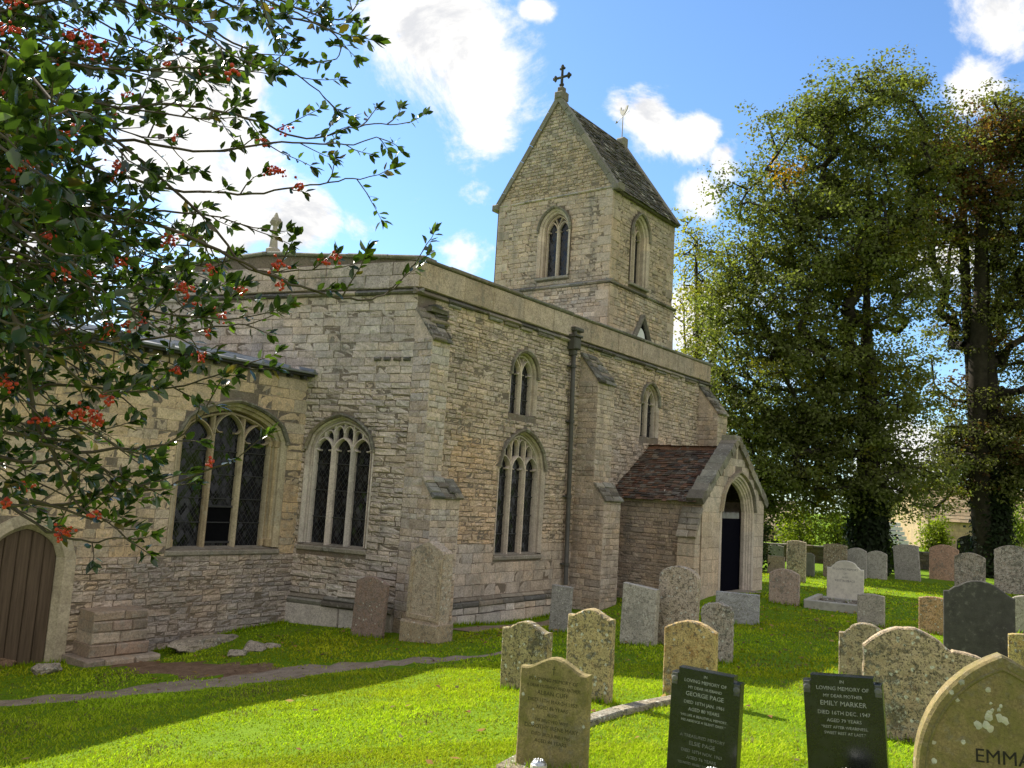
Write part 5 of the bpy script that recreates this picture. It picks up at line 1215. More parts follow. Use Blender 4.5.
x, y, _ = gnd(47, 674); rock('rubble_stone', (x, y+.1, g1(x, y)+.03), .28, .20, .15, 31, M['rock'], 'pale boulder on the grass in front of the brown plank door', 'stone', .4, group='loose stones by the chancel')
x, y, _ = gnd(8, 668); rock('rubble_stone', (x-.1, y+.25, g1(x, y)+.01), .60, .30, .16, 33, M['earth'], 'low mossy mound of stone at the threshold of the brown plank door', 'stone', .2, group='loose stones by the chancel')
#==VEG==

# ------------------------------------------------------------------ grass
CHN = np.array([math.cos(R(-1.733)), math.sin(R(-1.733))])
def on_wall(x, y):
    """True where the church stands"""
    a = (x > -.3) & (y > -.62) & (x < 14)
    b = (x > 7.4) & (x < 12.2) & (y > -2.9)
    u = (x-CE[0])*CHN[0]+(y-CE[1])*CHN[1]; n = -(x-CE[0])*CHN[1]+(y-CE[1])*CHN[0]
    c = (u < .3) & (n > -.05); d = (u > -4.5) & (u < -3.0) & (n > -.9)
    e = (x < 0) & (x > -1.2) & (n > 0-2.6) & ((x*math.cos(R(EA-90))+y*math.sin(R(EA-90))) > -.03)
    return a | b | c | d | e
def near_line(x, y, pts, wid):
    out = np.zeros(len(x), bool); P = np.array(pts)
    for i in range(len(P)-1):
        a, b = P[i], P[i+1]; d = b-a; L2 = d@d
        t = np.clip(((x-a[0])*d[0]+(y-a[1])*d[1])/L2, 0, 1); w_ = wid[i]+(wid[i+1]-wid[i])*t
        out |= np.hypot(x-a[0]-t*d[0], y-a[1]-t*d[1]) < w_*.5*nr.uniform(.55, 1.1, len(x))
    return out
def ring(n, r0, r1, a0=-36, a1=36):
    r = np.sqrt(nr.uniform(r0*r0, r1*r1, n)); a = YAW+np.radians(nr.uniform(a0, a1, n))
    return CAM[0]+r*np.cos(a), CAM[1]+r*np.sin(a)
def vnoise(x, y, s, seed):
    g = np.random.default_rng(seed); out = 0
    for k in range(6):
        a = g.uniform(0, 6.28); f = s*g.uniform(.6, 1.6); out = out+np.sin((x*math.cos(a)+y*math.sin(a))*f+g.uniform(0, 6.28)+1.3*np.sin((x*math.sin(a)-y*math.cos(a))*f*.7))
    return out/6
def grass():
    VV, FF, CC = [], [], []; base = 0
    for n, r0, r1, hh, ww in ((250000, 3.2, 8.0, .025, .0040), (190000, 7.5, 13.0, .027, .0060), (130000, 12.5, 21.0, .032, .011), (60000, 20.5, 34.0, .036, .020)):
        x, y = ring(n, r0, r1); tuft = vnoise(x, y, 2.6, 5)+.7*vnoise(x, y, 9.0, 6)
        keep = ~on_wall(x, y) & ~(near_line(x, y, path_pts, [w_*1.02 for w_ in path_w]) & (nr.random(n) < .93)) & ~near_line(x, y, earth_pts, [.3, .8, 1.2, 1.0, .3]) & ~near_line(x, y, [(1.0, -.75), (5.7, -.74)], [.7, .7]) & (nr.random(n) < .70+.45*tuft)
        x, y, tuft = x[keep], y[keep], tuft[keep]; n = len(x); z = gz(x, y)-.004
        h = hh*(.45+nr.random(n)*.9)*(1+.35*tuft); th = nr.uniform(0, 6.283, n); ln = h*nr.uniform(.3, 1.9, n); wd = ww*nr.uniform(.6, 1.4, n)
        dx, dy = np.cos(th), np.sin(th); px_, py_ = -dy*wd, dx*wd
        b0 = np.stack([x-px_, y-py_, z], 1); b1 = np.stack([x+px_, y+py_, z], 1)
        m0 = np.stack([x-px_*.7+dx*ln*.35, y-py_*.7+dy*ln*.35, z+h*.62], 1); m1 = np.stack([x+px_*.7+dx*ln*.35, y+py_*.7+dy*ln*.35, z+h*.62], 1)
        tp = np.stack([x+dx*ln, y+dy*ln, z+h], 1)
        V = np.stack([b0, b1, m1, m0, tp], 1).reshape(-1, 3); i = np.arange(n)[:, None]*5+base
        F3 = np.concatenate([i+np.array([[0, 1, 2]]), i+np.array([[0, 2, 3]]), i+np.array([[3, 2, 4]])], 1).reshape(-1, 3)
        hue = nr.random(n); dry = nr.random(n) < .07+.30*(vnoise(x, y, 2.2, 9) > .42)
        pv = vnoise(x, y, .9, 14)[:, None]; c = np.stack([.310+.10*hue, .385+.070*hue, .018+.012*hue], 1)*(1+.34*tuft[:, None]+.30*pv)*np.concatenate([1-.22*pv, 1+0*pv, 1+0*pv], 1)*nr.uniform(.72, 1.2, n)[:, None]
        c[dry] = np.array([.22, .19, .075])*nr.uniform(.6, 1.2, dry.sum())[:, None]
        VV.append(V); FF.append(F3); CC.append(np.repeat(c, 3, axis=0)); base += len(V)
    o = np_mesh('grass', np.concatenate(VV), np.concatenate(FF), np.concatenate(CC), M['grass_blade']); tag(o, 'short churchyard grass, bright yellow green where the sun reaches it', 'grass', kind='stuff')
grass()
def tufts():
    st = [o for o in scene.objects if o.get('category') == 'gravestone']; X, Y, H = [], [], []
    for o in st:
        w_ = o['_w']; d = math.hypot(o.location.x-CAM[0], o.location.y-CAM[1]); n = int(min(420, 2600/d))
        if d > 32: continue
        a = o.rotation_euler[2]; u = nr.uniform(-w_/2-.05, w_/2+.05, n); v = nr.choice([-1, 1], n)*(.055+np.abs(nr.normal(size=n))*.045)-.0
        X.append(o.location.x+u*math.cos(a)-v*math.sin(a)); Y.append(o.location.y+u*math.sin(a)+v*math.cos(a)); H.append(np.full(n, 1.0))
    for F, L0, L1, k in ((C_, -10, -.1, 2600), (S_, .9, 5.9, 900)):
        u = nr.uniform(L0, L1, k); v = .10+np.abs(nr.normal(size=k))*.07; p = F.P[None]+F.U[None]*u[:, None]+F.N[None]*v[:, None]; X.append(p[:, 0]); Y.append(p[:, 1]); H.append(np.full(k, .9))
    x, y, H = np.concatenate(X), np.concatenate(Y), np.concatenate(H); n = len(x); z = gz(x, y)-.01; d = np.hypot(x-CAM[0], y-CAM[1])
    h = H*nr.uniform(.04, .125, n); th = nr.uniform(0, 6.283, n); ln = h*nr.uniform(.1, .8, n); wd = .0032+.0005*d; dx, dy = np.cos(th), np.sin(th)
    b0 = np.stack([x-(-dy)*wd, y-dx*wd, z], 1); b1 = np.stack([x-dy*wd, y+dx*wd, z], 1); tp = np.stack([x+dx*ln, y+dy*ln, z+h], 1); i = np.arange(n)[:, None]*3
    c = np.stack([.21+.12*nr.random(n), .33+.1*nr.random(n), .012+0*x], 1)*nr.uniform(.6, 1.1, n)[:, None]
    o = np_mesh('grass', np.stack([b0, b1, tp], 1).reshape(-1, 3), i+np.array([[0, 1, 2]]), c, M['grass_blade']); tag(o, 'longer unmown grass tufts round the feet of the gravestones and walls', 'grass', kind='stuff')
tufts()
def fallen():
    x1, y1 = ring(2600, 14, 30, -34, 2); x2, y2 = ring(190, 5, 14); x3, y3 = ring(500, 13, 22, -15, 22)
    x, y = np.concatenate([x1, x2, x3]), np.concatenate([y1, y2, y3]); k = ~on_wall(x, y) & (nr.random(len(x)) < .55+.5*vnoise(x, y, 1.2, 3)); x, y = x[k], y[k]; n = len(x)
    s = nr.uniform(.022, .05, n); th = nr.uniform(0, 6.28, n); z = gz(x, y)+.03+nr.uniform(0, .02, n); V = []
    for a, rr in ((0, 1.2), (1.57, .7), (3.14, 1.0), (4.71, .7)): V.append(np.stack([x+s*rr*np.cos(th+a), y+s*rr*np.sin(th+a), z+nr.uniform(-.012, .022, n)], 1))
    V = np.stack(V, 1).reshape(-1, 3); i = np.arange(n)[:, None]*4; F3 = np.concatenate([i+np.array([[0, 1, 2]]), i+np.array([[0, 2, 3]])], 1).reshape(-1, 3)
    c = np.array([[.20, .10, .04], [.28, .16, .05], [.13, .075, .04], [.33, .22, .07], [.16, .15, .05]])[nr.integers(0, 5, n)]*nr.uniform(.7, 1.2, n)[:, None]
    o = np_mesh('fallen_leaves', V, F3, np.repeat(c, 2, axis=0), M['litter']); tag(o, 'brown and yellow autumn leaves scattered on the churchyard grass', 'fallen leaves', kind='stuff')
fallen()

# ------------------------------------------------------------------ trees
def leaves_mesh(name, C, N_, size, col, mat, parent, g, aspect=.62, fold=.15):
    """one bent, pointed leaf per centre; N_ = normals"""
    n = len(C); N_ = N_/np.linalg.norm(N_, axis=1, keepdims=True); t = g.normal(size=(n, 3)); t -= (t*N_).sum(1, keepdims=True)*N_; t /= np.linalg.norm(t, axis=1, keepdims=True); b = np.cross(N_, t)
    s = size[:, None]; V = np.stack([C-t*s, C+b*s*aspect-t*s*.1+N_*s*fold, C+t*s, C-b*s*aspect-t*s*.1+N_*s*fold], 1).reshape(-1, 3)
    i = np.arange(n)[:, None]*4; F3 = np.concatenate([i+np.array([[0, 1, 2]]), i+np.array([[0, 2, 3]])], 1).reshape(-1, 3)
    return np_mesh(name, V, F3, np.repeat(col, 2, axis=0), mat, parent)

def tree(name, label, base, trunk_top, r0, lobes, nclump, nleaf, leaf, colf, seed, spread=(.55, .38), ivy=None, group='tall trees behind the churchyard', stems=1):
    g = np.random.default_rng(seed); bx, by = base; bz = g1(bx, by)-.1
    root = empty(name, (bx, by, bz)); tag(root, label, 'tree', group); B = np.array([bx, by, bz])
    vol = np.array([l[1][0]*l[1][1]*l[1][2]*l[2] for l in lobes]); cnt = np.maximum(1, (nclump*vol/vol.sum()).astype(int)); C = []
    for (c, r_, dn), k in zip(lobes, cnt):
        d = g.normal(size=(k, 3)); d /= np.linalg.norm(d, axis=1, keepdims=True); rad = g.uniform(.15, 1, k)**.42
        C.append(np.array(c)+d*rad[:, None]*np.array(r_))
    C = np.concatenate(C); C = C[C[:, 2] > bz+1.7]
    # skeleton
    nodes, par = [], []
    for s_ in range(stems):
        off = np.array([0, 0, 0]) if stems == 1 else np.array([g.uniform(-.25, .25), g.uniform(-.25, .25), 0]); top = np.array(trunk_top)+(g.uniform(-1.6, 1.6, 3)*np.array([1, 1, .4]) if s_ else 0)
        p_prev = -1; K = 14
        for q in range(K+1):
            f = q/K; p = B+off*(1-f)+(top-B)*f+np.array([.18*math.sin(f*5+seed+s_), .18*math.cos(f*4+seed*2+s_), 0])*min(1, f*3); nodes.append(p); par.append(p_prev); p_prev = len(nodes)-1
    order = np.argsort(np.linalg.norm(C-(B+np.array(trunk_top))/2, axis=1)); tips = []
    for ci in order:
        c = C[ci]; Nd = np.array(nodes); d = Nd-c; cost = np.linalg.norm(d, axis=1)+np.maximum(0, d[:, 2])*1.2+(np.array([x_[2] for x_ in nodes]) < bz+2.2)*6.0
        j = int(np.argmin(cost)); L = np.linalg.norm(c-nodes[j]); k = max(1, int(L/.8)); p0 = nodes[j]; prev = j
        for q in range(1, k+1):
            f = q/k; p = p0+(c-p0)*f+np.array([0, 0, -.10*L*math.sin(f*math.pi)])+g.normal(size=3)*.05*L*(q < k); nodes.append(p); par.append(prev); prev = len(nodes)-1
        tips.append(prev)
    n = len(nodes); w_ = np.zeros(n); w_[tips] = 1
    for i in range(n-1, -1, -1):
        if par[i] >= 0: w_[par[i]] += w_[i]
    rad = r0*np.maximum(w_/w_.max(), 1e-5)**.46+.008
    V, F4 = [], []; sides = 6; P = np.array(nodes)-B
    for i in range(n):
        if par[i] < 0: continue
        a, b = P[par[i]], P[i]; t = b-a; L = np.linalg.norm(t)
        if L < 1e-6: continue
        t = t/L; u_ = np.cross(t, (.3, .2, .93)); u_ /= max(1e-6, np.linalg.norm(u_)); v_ = np.cross(t, u_); ra, rb = min(rad[par[i]], rad[i]*1.35), rad[i]; s0 = len(V)
        if rad[i] > .1 and par[i] >= 0 and par[par[i]] < 0: ra = ra*1.25
        for p, rr in ((a, ra), (b, rb)):
            for q in range(sides): V.append(p+rr*(u_*math.cos(q*1.0472)+v_*math.sin(q*1.0472)))
        for q in range(sides): F4.append((s0+q, s0+(q+1) % sides, s0+sides+(q+1) % sides, s0+sides+q))
    np_mesh('trunk', np.array(V), np.array(F4), np.full((len(F4), 3), .05), M['bark'], root, True)
    # foliage: flattened sprays around every tip
    m_ = len(C); per = g.poisson(nleaf/m_, m_)+3; idx = np.repeat(np.arange(m_), per); k = len(idx)
    sc = g.uniform(.7, 1.35, m_)[idx]; SUB = 7; sub = C[:, None, :]+np.clip(g.normal(size=(m_, SUB, 3)), -1.6, 1.6)*np.array([spread[0], spread[0], spread[1]])
    si = g.integers(0, SUB, k); SC = sub[idx, si]; LC = SC+np.clip(g.normal(size=(k, 3)), -1.9, 1.9)*np.array([.21, .21, .11])*sc[:, None]
    keep = LC[:, 2] > bz+1.5; LC, idx, SC = LC[keep], idx[keep], SC[keep]; k = len(idx)
    Nn = g.normal(size=(k, 3))*.62+np.array([0, 0, .75])+(LC-SC)/np.array([.21, .21, .11])*.45; size = leaf*g.uniform(.65, 1.3, k); col = colf(C, LC, idx, g)
    leaves_mesh('crown', LC-B, Nn, size, col, M['tree_leaf'], root, g)
    if ivy:
        k = 5200; z = g.uniform(.1, ivy, k); th = g.uniform(0, 6.283, k); rr = (r0*1.1+.06+.24*np.abs(g.normal(size=k))*(.4+.6*(1-z/ivy)))
        f = z/max(.1, trunk_top[2]-bz); LC = np.stack([(trunk_top[0]-bx)*f+rr*np.cos(th), (trunk_top[1]-by)*f+rr*np.sin(th), z], 1)
        Nn = np.stack([np.cos(th), np.sin(th), .4+0*th], 1)+g.normal(size=(k, 3))*.4; c = np.array([.022, .034, .012])*g.uniform(.5, 1.5, k)[:, None]
        leaves_mesh('ivy', LC, Nn, g.uniform(.06, .12, k), c, M['tree_leaf'], root, g)
    return root

DT = 33.0; PXM = DT/FPX
def lobe(px, py, rx, ry, dens=1.0, dd=0.0, rz=None):
    c = pix(px, py, DT+dd); k = (DT+dd)/FPX; return (tuple(c), (rx*k*1.0, (rz or rx)*k*1.0, ry*k), dens)
G1 = np.array([.130, .142, .048])
def col_a(C, LC, idx, g):
    hue = g.normal(size=len(C))[idx]; c = G1*(1+.16*hue[:, None])*g.uniform(.65, 1.35, len(idx))[:, None]
    yel = (g.random(len(C)) < .07)[idx]; c[yel] = np.array([.14, .13, .02])*g.uniform(.7, 1.3, yel.sum())[:, None]
    q = pix(785, 172, DT-1); near = np.linalg.norm(LC-q, axis=1) < .60+.35*g.random(len(idx)); c[near] = np.array([.46, .25, .03])*g.uniform(.7, 1.2, near.sum())[:, None]
    return c
def col_b(C, LC, idx, g):
    hue = g.normal(size=len(C))[idx]; c = G1*np.array([1.0, .92, 1.0])*(1+.16*hue[:, None])*g.uniform(.6, 1.3, len(idx))[:, None]
    q = pix(920, 165, DT+2); near = np.linalg.norm((LC-q)*np.array([.6, .6, 1.0]), axis=1) < 2.4+.7*g.normal(size=len(C))[idx]; red = near & (g.random(len(idx)) < .70) 
    c[red] = np.array([.12, .055, .022])*g.uniform(.6, 1.3, red.sum())[:, None]
    o = (g.random(len(C)) < .10)[idx]; c[o] = np.array([.10, .055, .022])*g.uniform(.7, 1.2, o.sum())[:, None]
    return c
def col_y(C, LC, idx, g):
    hue = g.random(len(C))[idx]; c = (np.array([.16, .17, .04])[None]*(1-hue[:, None])+np.array([.32, .27, .05])[None]*hue[:, None]*1.0)*g.uniform(.7, 1.3, len(idx))[:, None]; return c
ta = pix(868, 545, DT); tree('broadleaf_tree', 'tall dense green tree with a yellow patch on its left flank, nearest the porch', (ta[0], ta[1]), pix(872, 130, DT), .42,
    [lobe(850, 104, 56, 36), lobe(912, 108, 32, 38), lobe(806, 140, 44, 48), lobe(764, 200, 40, 44), lobe(920, 160, 36, 44), lobe(745, 245, 26, 44, .7), lobe(880, 190, 60, 60), lobe(830, 240, 66, 60), lobe(780, 300, 62, 56), lobe(728, 320, 34, 64, .9), lobe(716, 390, 24, 56, .9), lobe(880, 290, 60, 56),
     lobe(790, 385, 66, 58, 1.1), lobe(745, 410, 40, 66, 1.0), lobe(860, 390, 60, 56, 1.0), lobe(915, 400, 34, 46, .8), lobe(780, 465, 60, 46, 1.25), lobe(750, 500, 34, 40, 1.2), lobe(850, 465, 58, 44, 1.2), lobe(905, 480, 40, 34, 1.1), lobe(800, 500, 55, 16, .8), lobe(755, 512, 28, 24, 1.0), lobe(900, 505, 34, 14, .7)],
    900, 165000, .070, col_a, 5, ivy=3.4, spread=(.58, .34))
tb = pix(993, 552, DT+2); tree('broadleaf_tree', 'tall tree with red brown tinted leaves on its upper left side at the right edge', (tb[0], tb[1]), pix(985, 150, DT+2), .40,
    [lobe(985, 130, 46, 36, 1, 2), lobe(935, 165, 44, 34, 1, 2), lobe(1040, 150, 50, 50, 1, 2), lobe(960, 215, 56, 46, .9, 2), lobe(1030, 240, 60, 60, .9, 2), lobe(920, 235, 30, 44, .7, 2), lobe(965, 300, 44, 46, .7, 2), lobe(1035, 330, 50, 50, .7, 2),
     lobe(950, 375, 30, 40, .55, 2), lobe(1010, 400, 44, 44, .65, 2), lobe(985, 455, 56, 38, 1.2, 2), lobe(1045, 450, 50, 50, .8, 2), lobe(935, 490, 26, 30, .9, 2), lobe(1000, 492, 40, 18, .9, 2)],
    620, 100000, .070, col_b, 8, ivy=4.4, stems=3, spread=(.58, .34))
tcc = pix(698, 540, 46); tree('slender_tree', 'slender sparse tree with yellowing leaves standing just beyond the tower', (tcc[0], tcc[1]), pix(694, 235, 46), .13,
    [(tuple(pix(x_, y_, 46)), (rx*.0527, rx*.0527, ry*.0527), 1.0) for x_, y_, rx, ry in ((690, 240, 16, 30), (705, 270, 22, 34), (688, 310, 16, 36), (712, 330, 22, 40), (695, 380, 24, 40))], 230, 7500, .085, col_y, 12, spread=(.5, .5), stems=3)
# bright shrubs beyond the wall
def shrub(px, py, d, rx, ry, col, label, seed, n=2600, leaf=.075):
    g = np.random.default_rng(seed); k = d/FPX; c = pix(px, py, d); zb = g1(c[0], c[1]); root = empty('shrub', (c[0], c[1], zb)); tag(root, label, 'shrub', 'bushes beyond the churchyard wall')
    top = pix(px, py-ry, d)[2]-zb; m_ = 60; d_ = g.normal(size=(m_, 3)); d_ /= np.linalg.norm(d_, axis=1, keepdims=True); C = d_*(g.random(m_)**.5)[:, None]*np.array([rx*k, rx*k, top*.5])+np.array([0, 0, top*.52]); C[:, 2] = np.abs(C[:, 2])+.1
    idx = g.integers(0, m_, n); LC = C[idx]+g.normal(size=(n, 3))*.20; LC[:, 2] = np.maximum(LC[:, 2], .03); cc = np.array(col)*g.uniform(.6, 1.4, n)[:, None]*(1+.2*g.normal(size=m_)[idx][:, None])
    leaves_mesh('foliage', LC, g.normal(size=(n, 3))+np.array([0, 0, .6]), leaf*g.uniform(.6, 1.3, n), np.clip(cc, .004, 1), M['tree_leaf'], root, g)
    mb = MB()
    for q in range(0, m_, 3): tube(mb, [(C[q][0]*.1, C[q][1]*.1, -.1), tuple(C[q]*np.array([.6, .6, .5])), tuple(C[q])], [.03, .018, .006], (.06, .05, .04), 4)
    mb.build('stems', M['bark'], root)
LIME = (.17, .20, .022)
shrub(800, 532, 40, 22, 22, LIME, 'lime green bush beyond the wall right of the porch', 3)
shrub(838, 534, 41, 18, 20, LIME, 'lime green bush beyond the wall left of the dense tree trunk', 4)
shrub(936, 536, 42, 14, 18, LIME, 'small yellow green bush in front of the tan building', 5)
shrub(1016, 530, 40, 22, 30, (.15, .19, .03), 'bright green bush beside the right ivy covered trunk', 6)
shrub(886, 560, 34.5, 9, 16, (.055, .085, .015), 'low green bush at the foot of the dense tree', 7, 1200)
shrub(752, 556, 31, 12, 30, (.030, .045, .014), 'dark bush close behind the porch corner', 8, 2200)
# boundary wall, buildings beyond
wa, wb_ = pix(740, 560, 37), pix(1120, 560, 37); angw = math.degrees(math.atan2(wb_[1]-wa[1], wb_[0]-wa[0])); Lw = math.hypot(wb_[0]-wa[0], wb_[1]-wa[1])
FW = Frame((wa[0]-0, wa[1]), angw); FW.N = np.array([-FW.U[1], FW.U[0], 0]); FW.N = FW.N if FW.N@(CAM-FW.P) > 0 else -FW.N
zw0, zw1 = -.1, pix(880, 553, 37)[2]; mb = MB(); panel(mb, FW, [(0, zw0-.3), (Lw, zw0-.3), (Lw, zw1), (0, zw1)]); panel(mb, FW, [(0, zw0-.3), (Lw, zw0-.3), (Lw, zw1), (0, zw1)], n=-.4)
masonry(mb, FW, [(0, zw0-.2), (Lw, zw0-.2), (Lw, zw1), (0, zw1)], [], (.10, .17), (1.5, 3.2), (.004, .04), [(.19, .165, .125), (.23, .2, .15), (.16, .14, .11)], seed=200)
u = 0
while u < Lw: l = rng.uniform(.3, .55); block(mb, FW, u, min(u+l-.01, Lw), -.42, .06, zw1, zw1+.12+rng.uniform(0, .05), jit((.19, .17, .14), .25), .03, .01); u += l
o = mb.build('boundary_wall', M['rubble']); tag(o, 'low dark rubble stone wall with rough coping along the back of the churchyard', 'wall')
def barn(px0, px1, d, ytop, yroof, col, roofcol, label, depth=7, name='barn'):
    a, b = pix(px0, 540, d), pix(px1, 540, d); F = Frame((a[0], a[1]), math.degrees(math.atan2(b[1]-a[1], b[0]-a[0]))); n_ = np.array([-F.U[1], F.U[0], 0]); F.N = n_ if n_@(CAM-F.P) > 0 else -n_
    L = math.hypot(b[0]-a[0], b[1]-a[1]); ze = pix((px0+px1)/2, ytop, d)[2]; zr = pix((px0+px1)/2, yroof, d+depth/2)[2]; root = empty(name, (0, 0, 0)); tag(root, label, 'building')
    mb = MB(); dk = [(2, 1.4, 3.2), (L*.5, 1.0, 2.1)]; panel(mb, F, [(0, -.2), (L, -.2), (L, ze), (0, ze)], col=col); panel(mb, F, [(0, -.2), (L, -.2), (L, ze), (0, ze)], n=-depth, col=col)
    for u_ in (0, L): mb.add([F(u_, 0, -.2), F(u_, -depth, -.2), F(u_, -depth, ze), F(u_, -depth/2, zr), F(u_, 0, ze)], [(0, 1, 2, 3, 4)], col)
    masonry(mb, F, [(0, -.1), (L, -.1), (L, ze-.02), (0, ze-.02)], [], (.22, .3), (1.6, 3.0), (.004, .02), [col], cj=.12, seed=int(px0)); mb.build('wall', M['ashlar'], root)
    mb = MB(); mb.add([F(-.3, .3, ze-.12), F(L+.3, .3, ze-.12), F(L+.3, -depth/2, zr), F(-.3, -depth/2, zr), F(-.3, -depth-.3, ze-.12), F(L+.3, -depth-.3, ze-.12)], [(0, 1, 2, 3), (3, 2, 5, 4)], roofcol); 
    SLb = Slope(F(-.3, .3, ze-.10), F.U, F(0, -depth/2, zr)-F(0, .3, ze-.10)); tiles(mb, SLb, L+.6, math.hypot(depth/2+.3, zr-ze+.1), .45, .5, .03, [roofcol], 7, .22); mb.build('roof', M['tile'], root)
barn(928, 1085, 64, 524, 493, (.46, .36, .22), (.36, .27, .16), 'tan stone barn with a pale tiled roof beyond the trees')
barn(742, 806, 58, 528, 503, (.44, .34, .22), (.34, .27, .19), 'tan stone cottage glimpsed behind the lime bushes right of the porch', 6, 'cottage')
# white slatted greenhouse
a, b = pix(889, 548, 44), pix(917, 548, 44); F = Frame((a[0], a[1]), math.degrees(math.atan2(b[1]-a[1], b[0]-a[0]))); n_ = np.array([-F.U[1], F.U[0], 0]); F.N = n_ if n_@(CAM-F.P) > 0 else -n_
L = math.hypot(b[0]-a[0], b[1]-a[1]); z0, z1 = .0, pix(903, 522, 46)[2]; root = empty('shed', (0, 0, 0)); tag(root, 'small white boarded shed with a sloping slatted front behind the far gravestones', 'shed')
mb = MB()
for q in range(9): f = q/9; zz = z0+(z1-z0)*f; block(mb, F, .0+f*.25, L-f*.35, -f*1.3-.3, -f*1.3, zz, zz+(z1-z0)/9*.80, (.7, .7, .69), .01)
mb.build('slats', M['white'], root)
mb = MB(); panel(mb, F, [(.05, z0), (L-.05, z0), (L-.35, z1-.1), (.3, z1-.1)], n=-1.75, col=(.1, .1, .1)); 
for u0_, u1_ in ((.03, .28), (L-.03, L-.34)): mb.add([F(u0_, -.2, z0), F(u1_, -1.6, z1-.1), F(u0_, -1.75, z0)], [(0, 1, 2)])
mb.build('frame', M['lead'], root)
#==HOLLY==

# ------------------------------------------------------------------ holly
def holly():
    g = np.random.default_rng(21); tx_, ty_ = -11.9, -6.3; tz_ = g1(tx_, ty_)
    root = empty('holly_tree', (tx_, ty_, tz_)); tag(root, 'holly tree with glossy dark leaves and clusters of red berries hanging in from the left', 'tree'); O = np.array([tx_, ty_, tz_])
    wood = MB(); sprays = MB(); LB, LD, LN_, LS, LC = [], [], [], [], []   # leaf base, direction, normal, length, colour
    def leaf(p, d, ln, c):
        LB.append(p); LD.append(d); n = g.normal(size=3)*.55+np.array([0, 0, 1.0]); LN_.append(n); LS.append(ln); LC.append(c)
    def lcol():
        q = g.random()
        c = np.array([.028, .046, .018]) if q < .52 else np.array([.056, .084, .028]) if q < .84 else np.array([.10, .15, .03]) if q < .965 else np.array([.11, .075, .03])
        return c*g.uniform(.65, 1.35)
    def smooth_path(P, k=6):
        P = np.array(P, float); out = []
        for i in range(len(P)-1):
            p0, p1, p2, p3 = P[max(i-1, 0)], P[i], P[i+1], P[min(i+2, len(P)-1)]
            for q in range(k):
                t = q/k; out.append(.5*((2*p1)+(-p0+p2)*t+(2*p0-5*p1+4*p2-p3)*t*t+(-p0+3*p1-3*p2+p3)*t**3))
        out.append(P[-1]); return np.array(out)
    up = np.array([0, 0, 1.0])
    def twig(p, d, L, r, lf=1.0, dens=1.0):
        k = max(3, int(L/.05)); pts = [p]; dd = d/np.linalg.norm(d)
        for q in range(k):
            dd = dd+g.normal(size=3)*.13+up*.05; dd /= np.linalg.norm(dd); pts.append(pts[-1]+dd*L/k)
        pts = np.array(pts); tube(sprays, pts, np.linspace(r, .0012, len(pts)), (.06, .05, .03), 4)
        n = int(L/.0185*dens)
        for q in range(n):
            f = (q+g.random())/n
            if f < .25 and g.random() < .65: continue
            x = f*(len(pts)-1); i = min(int(x), len(pts)-2); b = pts[i]+(pts[i+1]-pts[i])*(x-i); t = pts[i+1]-pts[i]; t /= np.linalg.norm(t)
            s = g.normal(size=3); s -= (s@t)*t; s /= np.linalg.norm(s); leaf(b, t*g.uniform(.35, .9)+s*g.uniform(.5, 1.0)+up*.12, g.uniform(.026, .047)*lf, lcol())
        t = pts[-1]-pts[-2]; t /= np.linalg.norm(t)
        for q in range(6): s = g.normal(size=3); leaf(pts[-1]-t*g.uniform(0, .02), t+s*.45, g.uniform(.030, .048)*lf, lcol())
        return pts
    def limb(P, r0, r1, step=.085, f0=.0, tw=(.10, .30), lf=1.0, dens=1.0, vis=None):
        S = smooth_path(P); S = S+np.cumsum(g.normal(size=S.shape)*.004, axis=0); rad = np.linspace(r0, r1, len(S)); tube(wood, S, rad, (.06, .05, .04), 6)
        seg = np.linalg.norm(np.diff(S, axis=0), axis=1); cum = np.concatenate([[0], np.cumsum(seg)]); tot = cum[-1]; s = tot*f0
        while s < tot:
            i = min(np.searchsorted(cum, s)-1, len(S)-2); i = max(i, 0); p = S[i]+(S[i+1]-S[i])*((s-cum[i])/max(seg[i], 1e-6)); t = (S[i+1]-S[i])/max(seg[i], 1e-6)
            a = g.normal(size=3); a -= (a@t)*t; a /= np.linalg.norm(a); fr = s/tot
            twig(p, t*g.uniform(.6, 1.0)+a*g.uniform(.5, 1.0)+up*.12, g.uniform(*tw)*(1.1-.5*fr), .0028, lf, dens); s += step*g.uniform(.6, 1.5)
        twig(S[-1], S[-1]-S[-2], g.uniform(.08, .16), .0026, lf, 1.5); return S
    # trunk and main boughs (the tree stands outside the picture on the left)
    H = O+np.array([0, 0, 0]); tube(wood, [H+np.array([0, 0, -.2]), H+np.array([.05, 0, .6]), H+np.array([0, -.1, 1.6]), H+np.array([.1, -.15, 2.6]), H+np.array([.05, -.2, 3.8]), H+np.array([.1, -.2, 5.2])], [.16, .13, .12, .10, .075, .03], (.06, .05, .04), 10)
    def px(*q): return [pix(a, b, d) for a, b, d in q]
    def hub(z): return O+np.array([.08, -.15, z])
    A = lambda z, *q, r0=.0078, r1=.0018, step=.095, **k: limb([hub(z)]+px(*q), r0, r1, step, .22, **k)
    A(3.2, (-160, -60, 3.6), (60, -45, 3.0), (180, 8, 3.1), (230, 37, 3.15), (295, 70, 3.2), (336, 103, 3.25), step=.085)
    A(3.3, (-150, -100, 3.6), (120, -60, 3.2), (250, -15, 3.3), (330, 20, 3.35), (352, 8, 3.4), step=.05)
    A(3.2, (-150, -90, 3.7), (140, -40, 3.3), (240, 12, 3.4), (310, 28, 3.4), (340, 48, 3.4), (336, 68, 3.4), step=.05)
    A(2.9, (-160, 60, 3.4), (0, 130, 2.9), (123, 140, 2.9), (197, 152, 3.0), (287, 143, 3.1), (340, 142, 3.2), (384, 135, 3.25))
